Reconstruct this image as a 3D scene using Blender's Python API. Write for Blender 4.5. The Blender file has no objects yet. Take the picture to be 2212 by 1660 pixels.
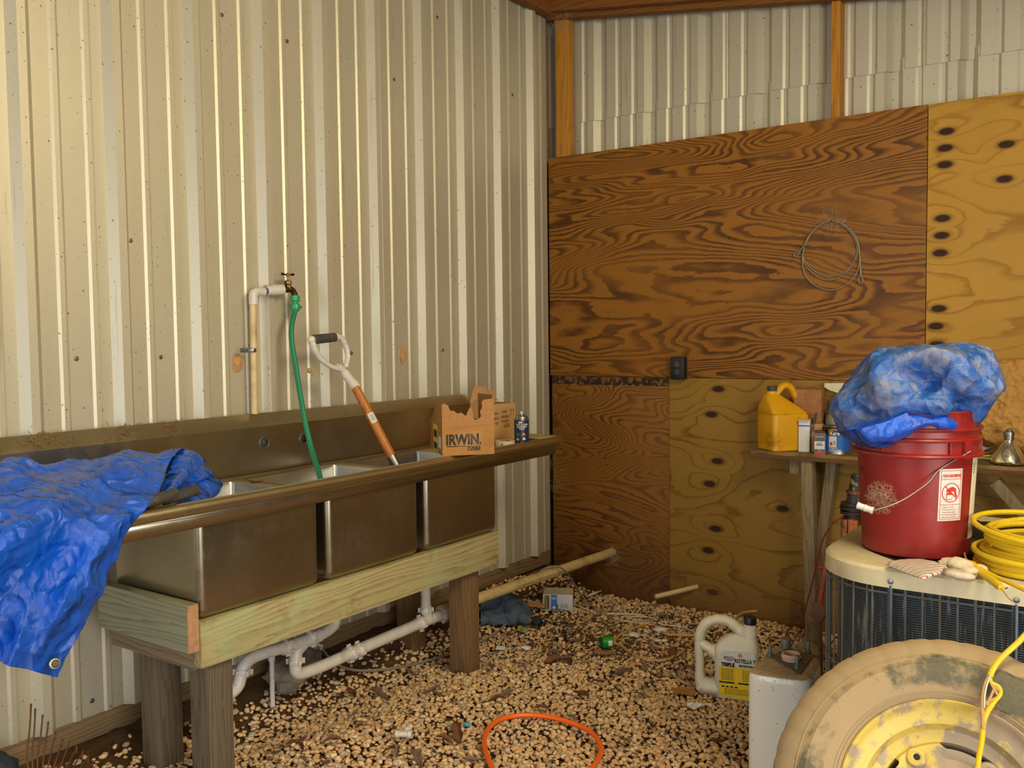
import bpy, bmesh, math, random
import numpy as np
from mathutils import Vector, Matrix, noise
random.seed(7)
PI = math.pi
sc = bpy.context.scene
COL = sc.collection
# ------------------------------------------------------------------ camera
CAM = Vector((2.8508, -4.4138, 1.5187))
F = 1986.23
YAW, PITCH, ROLL = 0.6148, 0.0527, -0.0116
fw = Vector((-math.sin(YAW)*math.cos(PITCH), math.cos(YAW)*math.cos(PITCH), -math.sin(PITCH)))
rt0 = Vector((math.cos(YAW), math.sin(YAW), 0)); up0 = rt0.cross(fw)
RT = math.cos(ROLL)*rt0 + math.sin(ROLL)*up0
UP = -math.sin(ROLL)*rt0 + math.cos(ROLL)*up0
cd = bpy.data.cameras.new('camera'); cam = bpy.data.objects.new('camera', cd); COL.objects.link(cam)
cam.matrix_world = Matrix(((RT.x, UP.x, -fw.x, CAM.x), (RT.y, UP.y, -fw.y, CAM.y), (RT.z, UP.z, -fw.z, CAM.z), (0, 0, 0, 1)))
cd.sensor_width = 36; cd.lens = F/2212*36; cd.clip_start = 0.02
sc.camera = cam
# ------------------------------------------------------------------ world and lights
sc.view_settings.view_transform = 'Standard'; sc.view_settings.look = 'None'
sc.view_settings.gamma = 1; sc.view_settings.use_curve_mapping = False
sc.view_settings.exposure = 0.05
wd = bpy.data.worlds.new('world'); sc.world = wd; wd.use_nodes = True
bg = wd.node_tree.nodes['Background']
bg.inputs[0].default_value = (0.78, 0.87, 1.0, 1); bg.inputs[1].default_value = 1.5
def area(name, loc, target, size, sizey, power, col):
    l = bpy.data.lights.new(name, 'AREA'); l.shape = 'RECTANGLE'; l.size = size; l.size_y = sizey
    l.energy = power; l.color = col
    o = bpy.data.objects.new(name, l); COL.objects.link(o); o.location = loc
    o.rotation_euler = (Vector(target)-Vector(loc)).to_track_quat('-Z', 'Y').to_euler()
    return o
area('shop_lamp', (3.2, -2.7, 2.8), (0.0, -2.5, 1.5), 1.2, 0.6, 58, (1.0, 0.84, 0.52))
area('door_daylight', (5.15, -4.7, 1.25), (0.8, -2.0, 0.8), 2.6, 2.1, 112, (1.0, 0.96, 0.88))
area('front_daylight', (1.9, -7.25, 1.2), (1.6, -1.5, 0.8), 2.2, 2.1, 66, (0.90, 0.95, 1.0))
# ------------------------------------------------------------------ projections used to place things in the room
def ray(px, py): return (px-1106)/F*RT - (py-830)/F*UP + fw
def PX(px, py, x): d = ray(px, py); return CAM + d*((x-CAM.x)/d.x)
def PY(px, py, y): d = ray(px, py); return CAM + d*((y-CAM.y)/d.y)
def PZ(px, py, z): d = ray(px, py); return CAM + d*((z-CAM.z)/d.z)
def PD(px, py, t): return CAM + ray(px, py)*t
def sm(a, b, v):
    t = max(0., min(1., (v-a)/(b-a))); return t*t*(3-2*t)
def gz(x, y):
    z = 0.075 - 0.05*y
    z -= 0.05*sm(.75, .35, x)*sm(-.9, -1.4, y)
    bank = sm(.34, .02, x)
    z += (0.215 - z)*bank*sm(.1, -.5, y) + .06*bank*(1-sm(.1, -.5, y))
    return z
def G(px, py, h=0.0):
    if h > 0: h += .011
    z = .1
    for _ in range(25):
        p = PZ(px, py, z); z = .5*z+.5*(gz(p.x, p.y)+h)
    return PZ(px, py, z)
# ------------------------------------------------------------------ mesh helpers
def cr(pts, n=6, closed=False):
    P = [Vector(p) for p in pts]; out = []
    m = len(P); rng = range(m if closed else m-1)
    for i in rng:
        if closed: a, b, c, d = P[(i-1) % m], P[i], P[(i+1) % m], P[(i+2) % m]
        else: a, b, c, d = P[max(i-1, 0)], P[i], P[i+1], P[min(i+2, m-1)]
        for k in range(n):
            t = k/n
            out.append(.5*((2*b) + (c-a)*t + (2*a-5*b+4*c-d)*t*t + (3*b-a-3*c+d)*t**3))
    if not closed: out.append(P[-1].copy())
    return out
def tube(bm, pts, r, seg=8, closed=False, n=0, flat=1.0, cap=True, up=None):
    P = cr(pts, n, closed) if n else [Vector(p) for p in pts]
    rs = r if isinstance(r, (list, tuple)) else [r]*len(P)
    if len(rs) != len(P):
        rs = [rs[min(len(rs)-1, int(i*(len(rs)-1)/(len(P)-1)+.5))] for i in range(len(P))]
    rings = []; u = None
    for i, p in enumerate(P):
        if closed: t = P[(i+1) % len(P)]-P[i-1]
        else: t = P[min(i+1, len(P)-1)]-P[max(i-1, 0)]
        if t.length < 1e-9: t = Vector((0, 0, 1))
        t.normalize()
        if up is not None: u = Vector(up)
        elif u is None: u = Vector((0, 0, 1)) if abs(t.z) < .9 else Vector((1, 0, 0))
        u = u - t*u.dot(t)
        if u.length < 1e-6: u = t.orthogonal()
        u.normalize(); v = t.cross(u)
        rings.append([bm.verts.new(p + u*(math.cos(2*PI*k/seg)*rs[i]*flat) + v*(math.sin(2*PI*k/seg)*rs[i])) for k in range(seg)])
    m = len(rings)
    for i in range(m if closed else m-1):
        a, b = rings[i], rings[(i+1) % m]
        for k in range(seg):
            f = bm.faces.new((a[k], a[(k+1) % seg], b[(k+1) % seg], b[k])); f.smooth = True
    if cap and not closed:
        bm.faces.new(rings[0]); bm.faces.new(rings[-1][::-1])
    return bm
def box(bm, a, b, bev=0.0, M=None):
    a, b = Vector(a), Vector(b)
    vs = [bm.verts.new((x, y, z)) for z in (a.z, b.z) for y in (a.y, b.y) for x in (a.x, b.x)]
    fs = [bm.faces.new([vs[i] for i in q]) for q in ((0, 2, 3, 1), (4, 5, 7, 6), (0, 1, 5, 4), (2, 6, 7, 3), (0, 4, 6, 2), (1, 3, 7, 5))]
    if bev > 0:
        es = list({e for f in fs for e in f.edges})
        r = bmesh.ops.bevel(bm, geom=es, offset=bev, segments=2, profile=.6, affect='EDGES')
        vs = list({v for v in vs if v.is_valid} | {v for v in r['verts']})
    if M is not None:
        for v in vs: v.co = M @ v.co
    return bm
def beam(bm, p, q, w, h, bev=.002, up=(0, 0, 1)):
    p, q = Vector(p), Vector(q); t = (q-p); L = t.length; t.normalize()
    u = Vector(up); u = (u-t*u.dot(t)).normalized(); s = t.cross(u)
    M = Matrix(((s.x, t.x, u.x, p.x), (s.y, t.y, u.y, p.y), (s.z, t.z, u.z, p.z), (0, 0, 0, 1)))
    return box(bm, (-w/2, 0, -h/2), (w/2, L, h/2), bev, M)
def lathe(bm, prof, seg=32, M=None, a0=0, a1=2*PI, skip=None, wob=None):
    full = abs(a1-a0-2*PI) < 1e-6
    n = seg if full else seg+1
    rings = []
    for i in range(n):
        a = a0+(a1-a0)*i/seg; ring = []
        for j, (r, z) in enumerate(prof):
            if wob: r, z = wob(r, z, a, j)
            ring.append(bm.verts.new((r*math.cos(a), r*math.sin(a), z)))
        rings.append(ring)
    for i in range(seg):
        A, Bq = rings[i], rings[(i+1) % n]
        for j in range(len(prof)-1):
            if skip and skip(i, j): continue
            q = [A[j], Bq[j], Bq[j+1], A[j+1]]
            if prof[j][0] < 1e-6: q = [A[j], Bq[j+1], A[j+1]]
            elif prof[j+1][0] < 1e-6: q = [A[j], Bq[j], A[j+1]]
            f = bm.faces.new(q); f.smooth = True
    if M is not None:
        for ring in rings:
            for v in ring: v.co = M @ v.co
    bmesh.ops.remove_doubles(bm, verts=[v for ring in rings for v in ring], dist=1e-6)
    return bm
def rrect(w, d, r, n=4, cx=0, cy=0):
    r = min(r, w/2-1e-4, d/2-1e-4); out = []
    for sx, sy, a in ((1, 1, 0), (-1, 1, PI/2), (-1, -1, PI), (1, -1, 1.5*PI)):
        for k in range(n+1):
            t = a+PI/2*k/n
            out.append((cx+sx*(w/2-r)+r*math.cos(t), cy+sy*(d/2-r)+r*math.sin(t)))
    return out
def loft(bm, secs, cap=True, M=None, smooth=True):
    rings = [[bm.verts.new(M @ Vector(p) if M else Vector(p)) for p in s] for s in secs]
    n = len(rings[0])
    for a, b in zip(rings, rings[1:]):
        for k in range(n):
            f = bm.faces.new((a[k], a[(k+1) % n], b[(k+1) % n], b[k])); f.smooth = smooth
    if cap:
        bm.faces.new(rings[0][::-1]); bm.faces.new(rings[-1])
    return bm
def sec(w, d, r, z, cx=0, cy=0, n=4): return [(x, y, z) for x, y in rrect(w, d, r, n, cx, cy)]
def prism(bm, pts, d, M=None, smooth=False):
    """outline in local x,z extruded along +y by d"""
    a = [Vector((x, 0, z)) for x, z in pts]; b = [Vector((x, d, z)) for x, z in pts]
    return loft(bm, [a, b], True, M, smooth)
def grid(bm, fn, nu, nv, mask=None):
    V = [[bm.verts.new(fn(i/(nu), j/(nv))) for i in range(nu+1)] for j in range(nv+1)]
    for j in range(nv):
        for i in range(nu):
            if mask and mask((i+.5)/nu, (j+.5)/nv): continue
            f = bm.faces.new((V[j][i], V[j][i+1], V[j+1][i+1], V[j+1][i])); f.smooth = True
    return bm
def net(rows, nu, nv, disp=None):
    """smooth surface through a net of control points"""
    R = [cr(r, nu) for r in rows]
    cols = [cr([R[j][i] for j in range(len(R))], nv) for i in range(len(R[0]))]
    W, H = len(cols), len(cols[0])
    P = [[cols[i][j] for i in range(W)] for j in range(H)]
    Q = [[p.copy() for p in row] for row in P]
    if disp:
        for j in range(H):
            for i in range(W):
                a = P[j][min(i+1, W-1)]-P[j][max(i-1, 0)]; b = P[min(j+1, H-1)][i]-P[max(j-1, 0)][i]
                n = a.cross(b)
                if n.length > 1e-12: n.normalize()
                Q[j][i] = P[j][i] + n*disp(P[j][i], i/(W-1), j/(H-1))
    bm = bmesh.new()
    V = [[bm.verts.new(p) for p in row] for row in Q]
    for j in range(H-1):
        for i in range(W-1):
            f = bm.faces.new((V[j][i], V[j][i+1], V[j+1][i+1], V[j+1][i])); f.smooth = True
    return bm
def crease(p, s=6., seed=0):
    q = Vector(p)*s + Vector((seed*3.1, seed*1.7, seed*.9))
    w = noise.noise_vector(q*.6)*.8
    a = 1-abs(noise.noise(q+w))*2.2; b = 1-abs(noise.noise(q*2.3+w*1.5))*2.2
    return a*.65+b*.35
def obj(name, bm, m=None, parent=None, sharp=35, solid=0, loc=None, rot=None):
    if isinstance(bm, bpy.types.Mesh): me = bm
    else:
        bmesh.ops.recalc_face_normals(bm, faces=bm.faces) if len(bm.faces) < 60000 else None
        me = bpy.data.meshes.new(name); bm.to_mesh(me); bm.free()
        if sharp is not None:
            me.polygons.foreach_set('use_smooth', [True]*len(me.polygons))
            me.set_sharp_from_angle(angle=math.radians(sharp))
    if m is not None and len(me.materials) == 0: me.materials.append(m)
    o = bpy.data.objects.new(name, me); COL.objects.link(o)
    if parent is not None: o.parent = parent
    if loc is not None: o.location = loc
    if rot is not None: o.rotation_euler = rot
    if solid:
        s = o.modifiers.new('thickness', 'SOLIDIFY'); s.thickness = solid; s.offset = 0
    return o
def tag(o, label, cat, group=None, kind=None):
    o['label'] = label; o['category'] = cat
    if group: o['group'] = group
    if kind: o['kind'] = kind
    return o
def thing(name, label, cat, loc=(0, 0, 0), rz=0, group=None):
    o = bpy.data.objects.new(name, None); COL.objects.link(o); o.empty_display_size = .05
    o.location = loc; o.rotation_euler = (0, 0, rz)
    return tag(o, label, cat, group)
def struct(o): o['kind'] = 'structure'; return o
def copy_tree(o, parent=None):
    c = o.copy(); COL.objects.link(c)
    if parent is not None: c.parent = parent
    for ch in list(o.children): copy_tree(ch, c)
    return c
def text(s, size, M, m, parent, off=.0, name='lettering', fn=None, align='CENTER', ex=.0002, sx=1.0, label=None):
    cu = bpy.data.curves.new(name, 'FONT'); cu.body = s; cu.size = size; cu.offset = off; cu.extrude = ex
    cu.align_x = align; cu.resolution_u = 3; cu.space_line = .9
    t = bpy.data.objects.new('tmp', cu); COL.objects.link(t)
    dg = bpy.context.evaluated_depsgraph_get(); me = bpy.data.meshes.new_from_object(t.evaluated_get(dg))
    bpy.data.objects.remove(t)
    for v in me.vertices:
        p = Vector((v.co.x*sx, v.co.y, v.co.z))
        p = M @ p
        if fn: p = fn(p)
        v.co = p
    me.materials.clear(); me.name = name
    o = obj(name, me, m, parent)
    if label: o['label'] = label
    return o
def T(x=0, y=0, z=0): return Matrix.Translation((x, y, z))
def RX(a): return Matrix.Rotation(a, 4, 'X')
def RY(a): return Matrix.Rotation(a, 4, 'Y')
def RZ(a): return Matrix.Rotation(a, 4, 'Z')
def frame(o, z, x):
    """matrix whose local z looks along z and local x leans along x"""
    z = Vector(z).normalized(); x = Vector(x); x = (x-z*x.dot(z)).normalized(); y = z.cross(x)
    return Matrix(((x.x, y.x, z.x, o[0]), (x.y, y.y, z.y, o[1]), (x.z, y.z, z.z, o[2]), (0, 0, 0, 1)))
# ------------------------------------------------------------------ materials
def rgb(r, g, b):
    f = lambda c: ((c/255+.055)/1.055)**2.4 if c/255 > .04045 else c/255/12.92
    return (f(r), f(g), f(b), 1)
class N:
    def __init__(s, name):
        s.m = bpy.data.materials.new(name); s.m.use_nodes = True
        s.t = s.m.node_tree; s.b = s.t.nodes['Principled BSDF']; s.tc = s.t.nodes.new('ShaderNodeTexCoord')
    def n(s, ty, **k):
        x = s.t.nodes.new(ty)
        for a, v in k.items(): setattr(x, a, v)
        return x
    def set(s, node, **k):
        for a, v in k.items():
            i = node.inputs[a.replace('_', ' ')] if not a.startswith('i') or not a[1:].isdigit() else node.inputs[int(a[1:])]
            if hasattr(v, 'is_output'): s.t.links.new(v, i)
            else: i.default_value = v
        return node
    def vec(s, sc_=(1, 1, 1), rot=(0, 0, 0), loc=(0, 0, 0)):
        m = s.n('ShaderNodeMapping'); m.inputs['Scale'].default_value = sc_
        m.inputs['Rotation'].default_value = rot; m.inputs['Location'].default_value = loc
        s.t.links.new(s.tc.outputs['Object'], m.inputs[0]); return m.outputs[0]
    def noise(s, scale, detail=3, vec=None, rough=.55, dist=0):
        x = s.n('ShaderNodeTexNoise'); s.set(x, Scale=scale, Detail=detail, Roughness=rough, Distortion=dist)
        s.t.links.new(vec if vec is not None else s.tc.outputs['Object'], x.inputs['Vector']); return x.outputs['Fac']
    def ramp(s, fac, stops, interp='LINEAR'):
        x = s.n('ShaderNodeValToRGB'); r = x.color_ramp; r.interpolation = interp
        while len(r.elements) < len(stops): r.elements.new(.5)
        for e, (p, c) in zip(r.elements, stops):
            e.position = p; e.color = c if hasattr(c, '__len__') else (c, c, c, 1)
        s.t.links.new(fac, x.inputs[0]); return x.outputs[0]
    def mix(s, fac, a, b, mode='MIX'):
        x = s.n('ShaderNodeMix', data_type='RGBA', blend_type=mode)
        for i, v in ((0, fac), (6, a), (7, b)):
            if hasattr(v, 'is_output'): s.t.links.new(v, x.inputs[i])
            else: x.inputs[i].default_value = v
        return x.outputs[2]
    def math(s, op, a, b=0., c=0.):
        x = s.n('ShaderNodeMath', operation=op)
        for i, v in enumerate((a, b, c)):
            if hasattr(v, 'is_output'): s.t.links.new(v, x.inputs[i])
            else: x.inputs[i].default_value = v
        return x.outputs[0]
    def bump(s, h, strength=.3, dist=.002):
        x = s.n('ShaderNodeBump'); s.set(x, Strength=strength, Distance=dist, Height=h)
        s.t.links.new(x.outputs[0], s.b.inputs['Normal']); return x
    def out(s, color=None, rough=None, metal=None, spec=None, **k):
        d = {'Base Color': color, 'Roughness': rough, 'Metallic': metal, 'Specular IOR Level': spec}
        for a, v in d.items():
            if v is None: continue
            if hasattr(v, 'is_output'): s.t.links.new(v, s.b.inputs[a])
            else: s.b.inputs[a].default_value = v
        for a, v in k.items(): s.b.inputs[a.replace('_', ' ')].default_value = v
        return s.m
def plain(name, c, rough=.5, metal=0., var=.12, scale=30., bump=.15, dirt=None, dscale=9., dth=(.5, .7), spec=.5, bdist=.001):
    q = N(name); f = q.noise(scale, 4)
    c2 = tuple(x*(1-var*2) for x in c[:3])+(1,)
    col = q.mix(f, c2, tuple(min(1, x*(1+var)) for x in c[:3])+(1,))
    if dirt:
        g = q.ramp(q.noise(dscale, 6, rough=.65), [(dth[0], 0), (dth[1], 1)])
        col = q.mix(g, col, dirt)
    if bump: q.bump(q.noise(scale*3, 3), bump, bdist)
    return q.out(col, rough, metal, spec)
def wood(name, c1, c2, axis=1, scale=1.0, knots=.0, rough=.75, stain=None, ring=26.):
    q = N(name)
    sep = q.n('ShaderNodeSeparateXYZ'); q.t.links.new(q.tc.outputs['Object'], sep.inputs[0])
    o = [i for i in range(3) if i != axis]
    s1 = [5.5*scale]*3; s1[axis] = .9*scale
    low = q.noise(1.0, 2, q.vec(tuple(s1)), dist=.25)
    h = q.math('ADD', q.math('MULTIPLY', sep.outputs[o[1]], 62.*scale), q.math('MULTIPLY', sep.outputs[o[0]], 34.*scale))
    s2 = [26.*scale]*3; s2[axis] = 1.6*scale
    h = q.math('ADD', h, q.math('ADD', q.math('MULTIPLY', low, 9.), q.math('MULTIPLY', q.noise(1.0, 3, q.vec(tuple(s2)), dist=.3), 4.2)))
    g = q.ramp(q.math('FRACT', h), [(.0, 0), (.45, .08), (.84, .7), (.94, 1), (1., 0)])
    s4 = [300.]*3; s4[axis] = 5.
    fine = q.noise(1.0, 3, q.vec(tuple(s4)))
    patch = q.noise(6., 3)
    g = q.math('MULTIPLY', g, q.math('MULTIPLY_ADD', patch, 1.1, .02))
    col = q.mix(g, c1, c2)
    col = q.mix(q.math('MULTIPLY', fine, .42), col, tuple(x*.5 for x in c2[:3])+(1,))
    if stain:
        st = q.ramp(q.noise(7, 5, rough=.7), [(.56, 0), (.70, 1)])
        col = q.mix(q.math('MULTIPLY', st, .8), col, stain)
        lt = q.ramp(q.noise(3.2, 4, rough=.6), [(.5, 0), (.62, .5)]); col = q.mix(lt, col, rgb(156, 166, 120))
    q.bump(q.math('ADD', q.math('MULTIPLY', g, .15), fine), .4, .0010)
    return q.out(col, rough, 0., .3)
def plywood(name, c1, c2, knots=(), ringk=9., lw=(.45, .8), hs=(.75, 2.6), seed=0., amp=5., weather=None, zs=6.):
    q = N(name)
    v = q.vec((hs[0], 1, hs[1]), loc=(seed, seed*.3, seed*.7))
    nz = q.noise(1.0, 2.5, v, rough=.45, dist=.35)
    sep = q.n('ShaderNodeSeparateXYZ'); q.t.links.new(q.tc.outputs['Object'], sep.inputs[0])
    h = q.math('ADD', q.math('MULTIPLY', nz, amp), q.math('MULTIPLY', sep.outputs[2], zs*.12))
    kd = None
    for (kx, kz) in knots:
        dv = q.n('ShaderNodeVectorMath', operation='DISTANCE')
        mp = q.vec((.62, 0, 1.25)); q.t.links.new(mp, dv.inputs[0]); dv.inputs[1].default_value = (kx*.62, 0, kz*1.25)
        kd = dv.outputs['Value'] if kd is None else q.math('MINIMUM', kd, dv.outputs['Value'])
    if kd is not None:
        kb = q.n('ShaderNodeMapRange', interpolation_type='SMOOTHSTEP'); q.set(kb, i1=0., i2=.12, i3=1., i4=0.); q.t.links.new(kd, kb.inputs[0])
        h = q.math('ADD', h, q.math('MULTIPLY', kb.outputs[0], .26))
    wob = q.noise(1.0, 4, q.vec((6, 1, 22)), rough=.6)
    h = q.math('ADD', h, q.math('MULTIPLY', wob, .11))
    fr = q.math('FRACT', q.math('MULTIPLY', h, ringk))
    g = q.ramp(fr, [(0., 0.), (lw[0], .05), (lw[1], 1.), (.94, 1.), (1., 0.)])
    mod = q.noise(3.0, 3, q.vec((.8, 1, 1.5), loc=(seed*2, 0, 3)))
    g = q.mix(q.ramp(mod, [(.3, .35), (.6, 1.)]), (0, 0, 0, 1), g)
    fine = q.noise(1.0, 4, q.vec((14, 1, 420)))
    col = q.mix(g, c1, c2)
    col = q.mix(q.math('MULTIPLY', fine, .42), col, tuple(x*.5 for x in c2[:3])+(1,))
    blot = q.noise(2.2, 3); col = q.mix(q.ramp(blot, [(.35, .30), (.62, 0)]), col, tuple(x*.6 for x in c1[:3])+(1,))
    if kd is not None:
        kk = q.ramp(kd, [(.0, 1.), (.017, 1.), (.023, .35), (.034, 0.)])
        col = q.mix(kk, col, rgb(52, 26, 10))
    if weather: # splash stains near the ground
        ww = q.n('ShaderNodeMapRange', interpolation_type='SMOOTHSTEP'); q.set(ww, i1=weather[0], i2=weather[1], i3=1., i4=0.)
        q.t.links.new(q.math('ADD', sep.outputs[2], q.math('MULTIPLY', q.noise(5., 4), .25)), ww.inputs[0])
        col = q.mix(q.math('MULTIPLY', ww.outputs[0], .65), col, weather[2])
    q.bump(q.math('ADD', fine, q.math('MULTIPLY', g, .3)), .25, .0008)
    return q.out(col, .62, 0., .35)
def galv(name, c, metal=.55, rough=.42, tint=None):
    q = N(name)
    sp = q.n('ShaderNodeTexVoronoi'); q.set(sp, Scale=260.); q.t.links.new(q.tc.outputs['Object'], sp.inputs['Vector'])
    f = q.noise(420, 3)
    col = q.mix(f, tuple(x*.72 for x in c[:3])+(1,), tuple(min(1, x*1.22) for x in c[:3])+(1,))
    soft = q.noise(1.3, 3); col = q.mix(q.ramp(soft, [(.35, .22), (.65, 0)]), col, tuple(x*.7 for x in c[:3])+(1,))
    specks = q.ramp(q.noise(95, 2, rough=.3), [(.735, 0), (.76, 1)])
    col = q.mix(q.math('MULTIPLY', specks, .8), col, rgb(92, 68, 40))
    streak = q.ramp(q.noise(1, 3, q.vec((60, 60, 2.2))), [(.66, 0), (.75, .35)]); col = q.mix(streak, col, rgb(120, 96, 60))
    q.bump(f, .08, .0005)
    rg = q.math('MULTIPLY_ADD', f, .16, rough-.08)
    return q.out(col, rg, metal, .5)
def steel(name, c, rough=.28, stain=True, brush=(3, 3, 300)):
    q = N(name)
    f = q.noise(1, 3, q.vec(brush)); col = q.mix(f, tuple(x*.8 for x in c[:3])+(1,), c)
    if stain:
        g = q.ramp(q.noise(5.5, 6, rough=.72), [(.5, 0), (.68, 1)])
        col = q.mix(q.math('MULTIPLY', g, .16), col, rgb(96, 78, 52))
        sp = q.ramp(q.noise(90, 3), [(.66, 0), (.72, 1)]); col = q.mix(q.math('MULTIPLY', sp, .45), col, rgb(190, 180, 160))
        rr = q.mix(g, (rough-.04,)*3+(1,), (rough+.07,)*3+(1,))
    else: rr = rough
    q.bump(f, .10, .0004)
    return q.out(col, rr, 1., .5)
def tarpm(name, c, dust=0., hi=None):
    q = N(name)
    w1 = q.n('ShaderNodeTexWave', bands_direction='DIAGONAL'); q.set(w1, Scale=250., Distortion=.4); q.t.links.new(q.vec((1, 1, 1)), w1.inputs['Vector'])
    w2 = q.n('ShaderNodeTexWave', bands_direction='Z'); q.set(w2, Scale=250., Distortion=.4); q.t.links.new(q.vec((1, 1, 1)), w2.inputs['Vector'])
    wv = q.math('ADD', w1.outputs['Fac'], w2.outputs['Fac'])
    f = q.noise(9, 5, rough=.65)
    col = q.mix(f, tuple(x*.62 for x in c[:3])+(1,), tuple(min(1, x*1.35) for x in c[:3])+(1,))
    rr = .15
    if dust:
        g = q.ramp(q.noise(16, 8, rough=.78), [(.46, 0), (.62, 1)])
        col = q.mix(q.math('MULTIPLY', g, dust), col, rgb(150, 142, 128))
        rr = q.mix(g, (.28, .28, .28, 1), (.6, .6, .6, 1))
    wp = q.n('ShaderNodeMix', data_type='VECTOR'); nn = q.n('ShaderNodeTexNoise'); q.set(nn, Scale=9., Detail=2.)
    q.t.links.new(q.tc.outputs['Object'], nn.inputs['Vector']); wp.inputs[0].default_value = .08
    q.t.links.new(q.tc.outputs['Object'], wp.inputs[4]); q.t.links.new(nn.outputs['Color'], wp.inputs[5])
    def vor(sc):
        v = q.n('ShaderNodeTexVoronoi', feature='F1'); q.set(v, Scale=sc); q.t.links.new(wp.outputs[1], v.inputs['Vector']); return v.outputs['Distance']
    cz = q.math('ADD', q.math('MULTIPLY', vor(10.), 2.6), q.math('ADD', q.math('MULTIPLY', vor(27.), 1.1), q.math('MULTIPLY', q.noise(70, 4, rough=.7), .22)))
    q.bump(q.math('ADD', q.math('MULTIPLY', wv, .02), cz), .9, .014)
    return q.out(col, rr, 0., .8)
W_DARK = plywood('dark_plywood', rgb(158, 102, 26), rgb(76, 42, 5), ringk=11.5, seed=4., amp=4.6, hs=(.5, 2.3), lw=(.38, .7))
W_DARK2 = plywood('dark_plywood_low', rgb(150, 98, 28), rgb(78, 44, 7), ringk=14., seed=9., amp=4., hs=(.8, 2.7), weather=(.18, .75, rgb(74, 44, 22)))
def kpts(L): return [(PY(a, b, 0).x, PY(a, b, 0).z) for a, b in L]
kn_r = kpts(((2045, 284), (2042, 320), (2041, 356), (2036, 472), (2034, 509), (2031, 547), (2028, 667), (2022, 705), (2024, 745), (2174, 312), (2170, 387)))
W_LIGHT = plywood('light_plywood', rgb(200, 152, 60), rgb(158, 110, 34), kn_r, ringk=5., lw=(.72, .92), seed=2., amp=3.0, hs=(.6, 1.9))
kn_l = kpts(((1551, 841), (1536, 896), (1549, 997), (1532, 1046), (1545, 1143), (1529, 1190), (1539, 1281), (1690, 1100)))
W_GREEN = plywood('green_plywood', rgb(160, 122, 46), rgb(110, 74, 18), kn_l, ringk=6.5, lw=(.74, .93), seed=6., amp=3.0, hs=(.7, 2.4), weather=(.15, .55, rgb(112, 78, 44)))
GALV = galv('galvanised_wall', rgb(198, 190, 166), metal=.45, rough=.46)
GALV2 = galv('galvanised_back', rgb(204, 196, 172), rough=.5)
STEEL = steel('stainless', rgb(190, 180, 156), rough=.33); STEEL_IN = steel('stainless_inside', rgb(200, 200, 198), rough=.4)
STEEL_D = steel('stainless_ledge', rgb(206, 194, 158), rough=.38)
W_GREENBEAM = wood('treated_beam', rgb(178, 164, 114), rgb(108, 86, 50), 1, .7, stain=rgb(122, 84, 48))
W_GREENX = wood('treated_cross_beam', rgb(150, 148, 118), rgb(92, 84, 62), 0, .7)
W_POST = wood('post_wood', rgb(128, 98, 62), rgb(74, 50, 28), 2, .9)
W_POSTG = wood('grey_post_wood', rgb(112, 98, 78), rgb(66, 54, 40), 2, .9)
W_BASE = wood('skirt_wood', rgb(150, 124, 88), rgb(84, 62, 38), 1, .8)
W_STUD = wood('stud_wood', rgb(196, 136, 48), rgb(140, 84, 22), 2, .6)
W_HEAD = wood('header_wood', rgb(140, 90, 34), rgb(90, 50, 14), 0, .6)
W_TABLE = wood('table_leg_wood', rgb(150, 132, 98), rgb(96, 76, 50), 2, 1.1)
W_TTOP = plain('table_top_wood', rgb(150, 118, 66), .8, dirt=rgb(96, 78, 50), dth=(.4, .65), bump=.3)
W_PLY = wood('plywood_edge', rgb(120, 84, 44), rgb(54, 32, 14), 0, 2.2, ring=60)
W_LOWX = wood('weathered_beam', rgb(136, 118, 92), rgb(82, 66, 48), 0, .8)
PVC = plain('white_pvc', rgb(206, 198, 186), .38, dirt=rgb(150, 132, 104), dth=(.55, .8))
PVCY = plain('yellowed_pvc', rgb(206, 180, 128), .42, dirt=rgb(150, 120, 74), dth=(.5, .8))
WHITE = plain('white_plastic', rgb(214, 212, 204), .35)
BLACK = plain('black_plastic', rgb(26, 25, 24), .4, var=.3)
RUBG = plain('grey_rubber_grip', rgb(62, 58, 50), .7, dirt=rgb(92, 84, 70), dscale=40)
BRASS = plain('aged_brass', rgb(118, 92, 50), .45, 1.0, var=.3, dirt=rgb(70, 58, 40))
ZINC = plain('zinc_metal', rgb(150, 150, 144), .4, 1.0)
DARKM = plain('dark_metal', rgb(60, 52, 44), .5, .8, dirt=rgb(92, 60, 36))
HOSEG = plain('green_plastic', rgb(16, 132, 84), .35); HOSEC = plain('green_coupling', rgb(40, 150, 92), .4)
def hose_mat():
    q = N('braided_green_hose'); sepx = q.n('ShaderNodeTexWave', bands_direction='Z')
    q.set(sepx, Scale=70., Distortion=0.); q.t.links.new(q.vec((1, 1, 1), rot=(.5, .2, 0)), sepx.inputs['Vector'])
    col = q.mix(q.ramp(sepx.outputs['Fac'], [(.35, 0), (.6, 1)]), rgb(4, 84, 58), rgb(34, 142, 100)); q.bump(sepx.outputs['Fac'], .4, .001)
    return q.out(col, .3)
HOSE = hose_mat()
HANDW = wood('varnished_handle', rgb(190, 116, 44), rgb(140, 74, 20), 2, 1.2, rough=.35)
DGRIP = plain('ivory_plastic', rgb(206, 198, 182), .45, dirt=rgb(150, 132, 100), dth=(.55, .75))
CARD = plain('cardboard', rgb(164, 114, 54), .85, var=.08, bump=.1, dirt=rgb(140, 92, 44), dscale=6)
CARDR = plain('torn_cardboard', rgb(168, 120, 70), .95, var=.2, scale=90, bump=.9)
CARDL = plain('light_cardboard', rgb(184, 142, 88), .85, var=.08)
INK = plain('black_ink', rgb(28, 24, 18), .7, bump=0)
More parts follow.
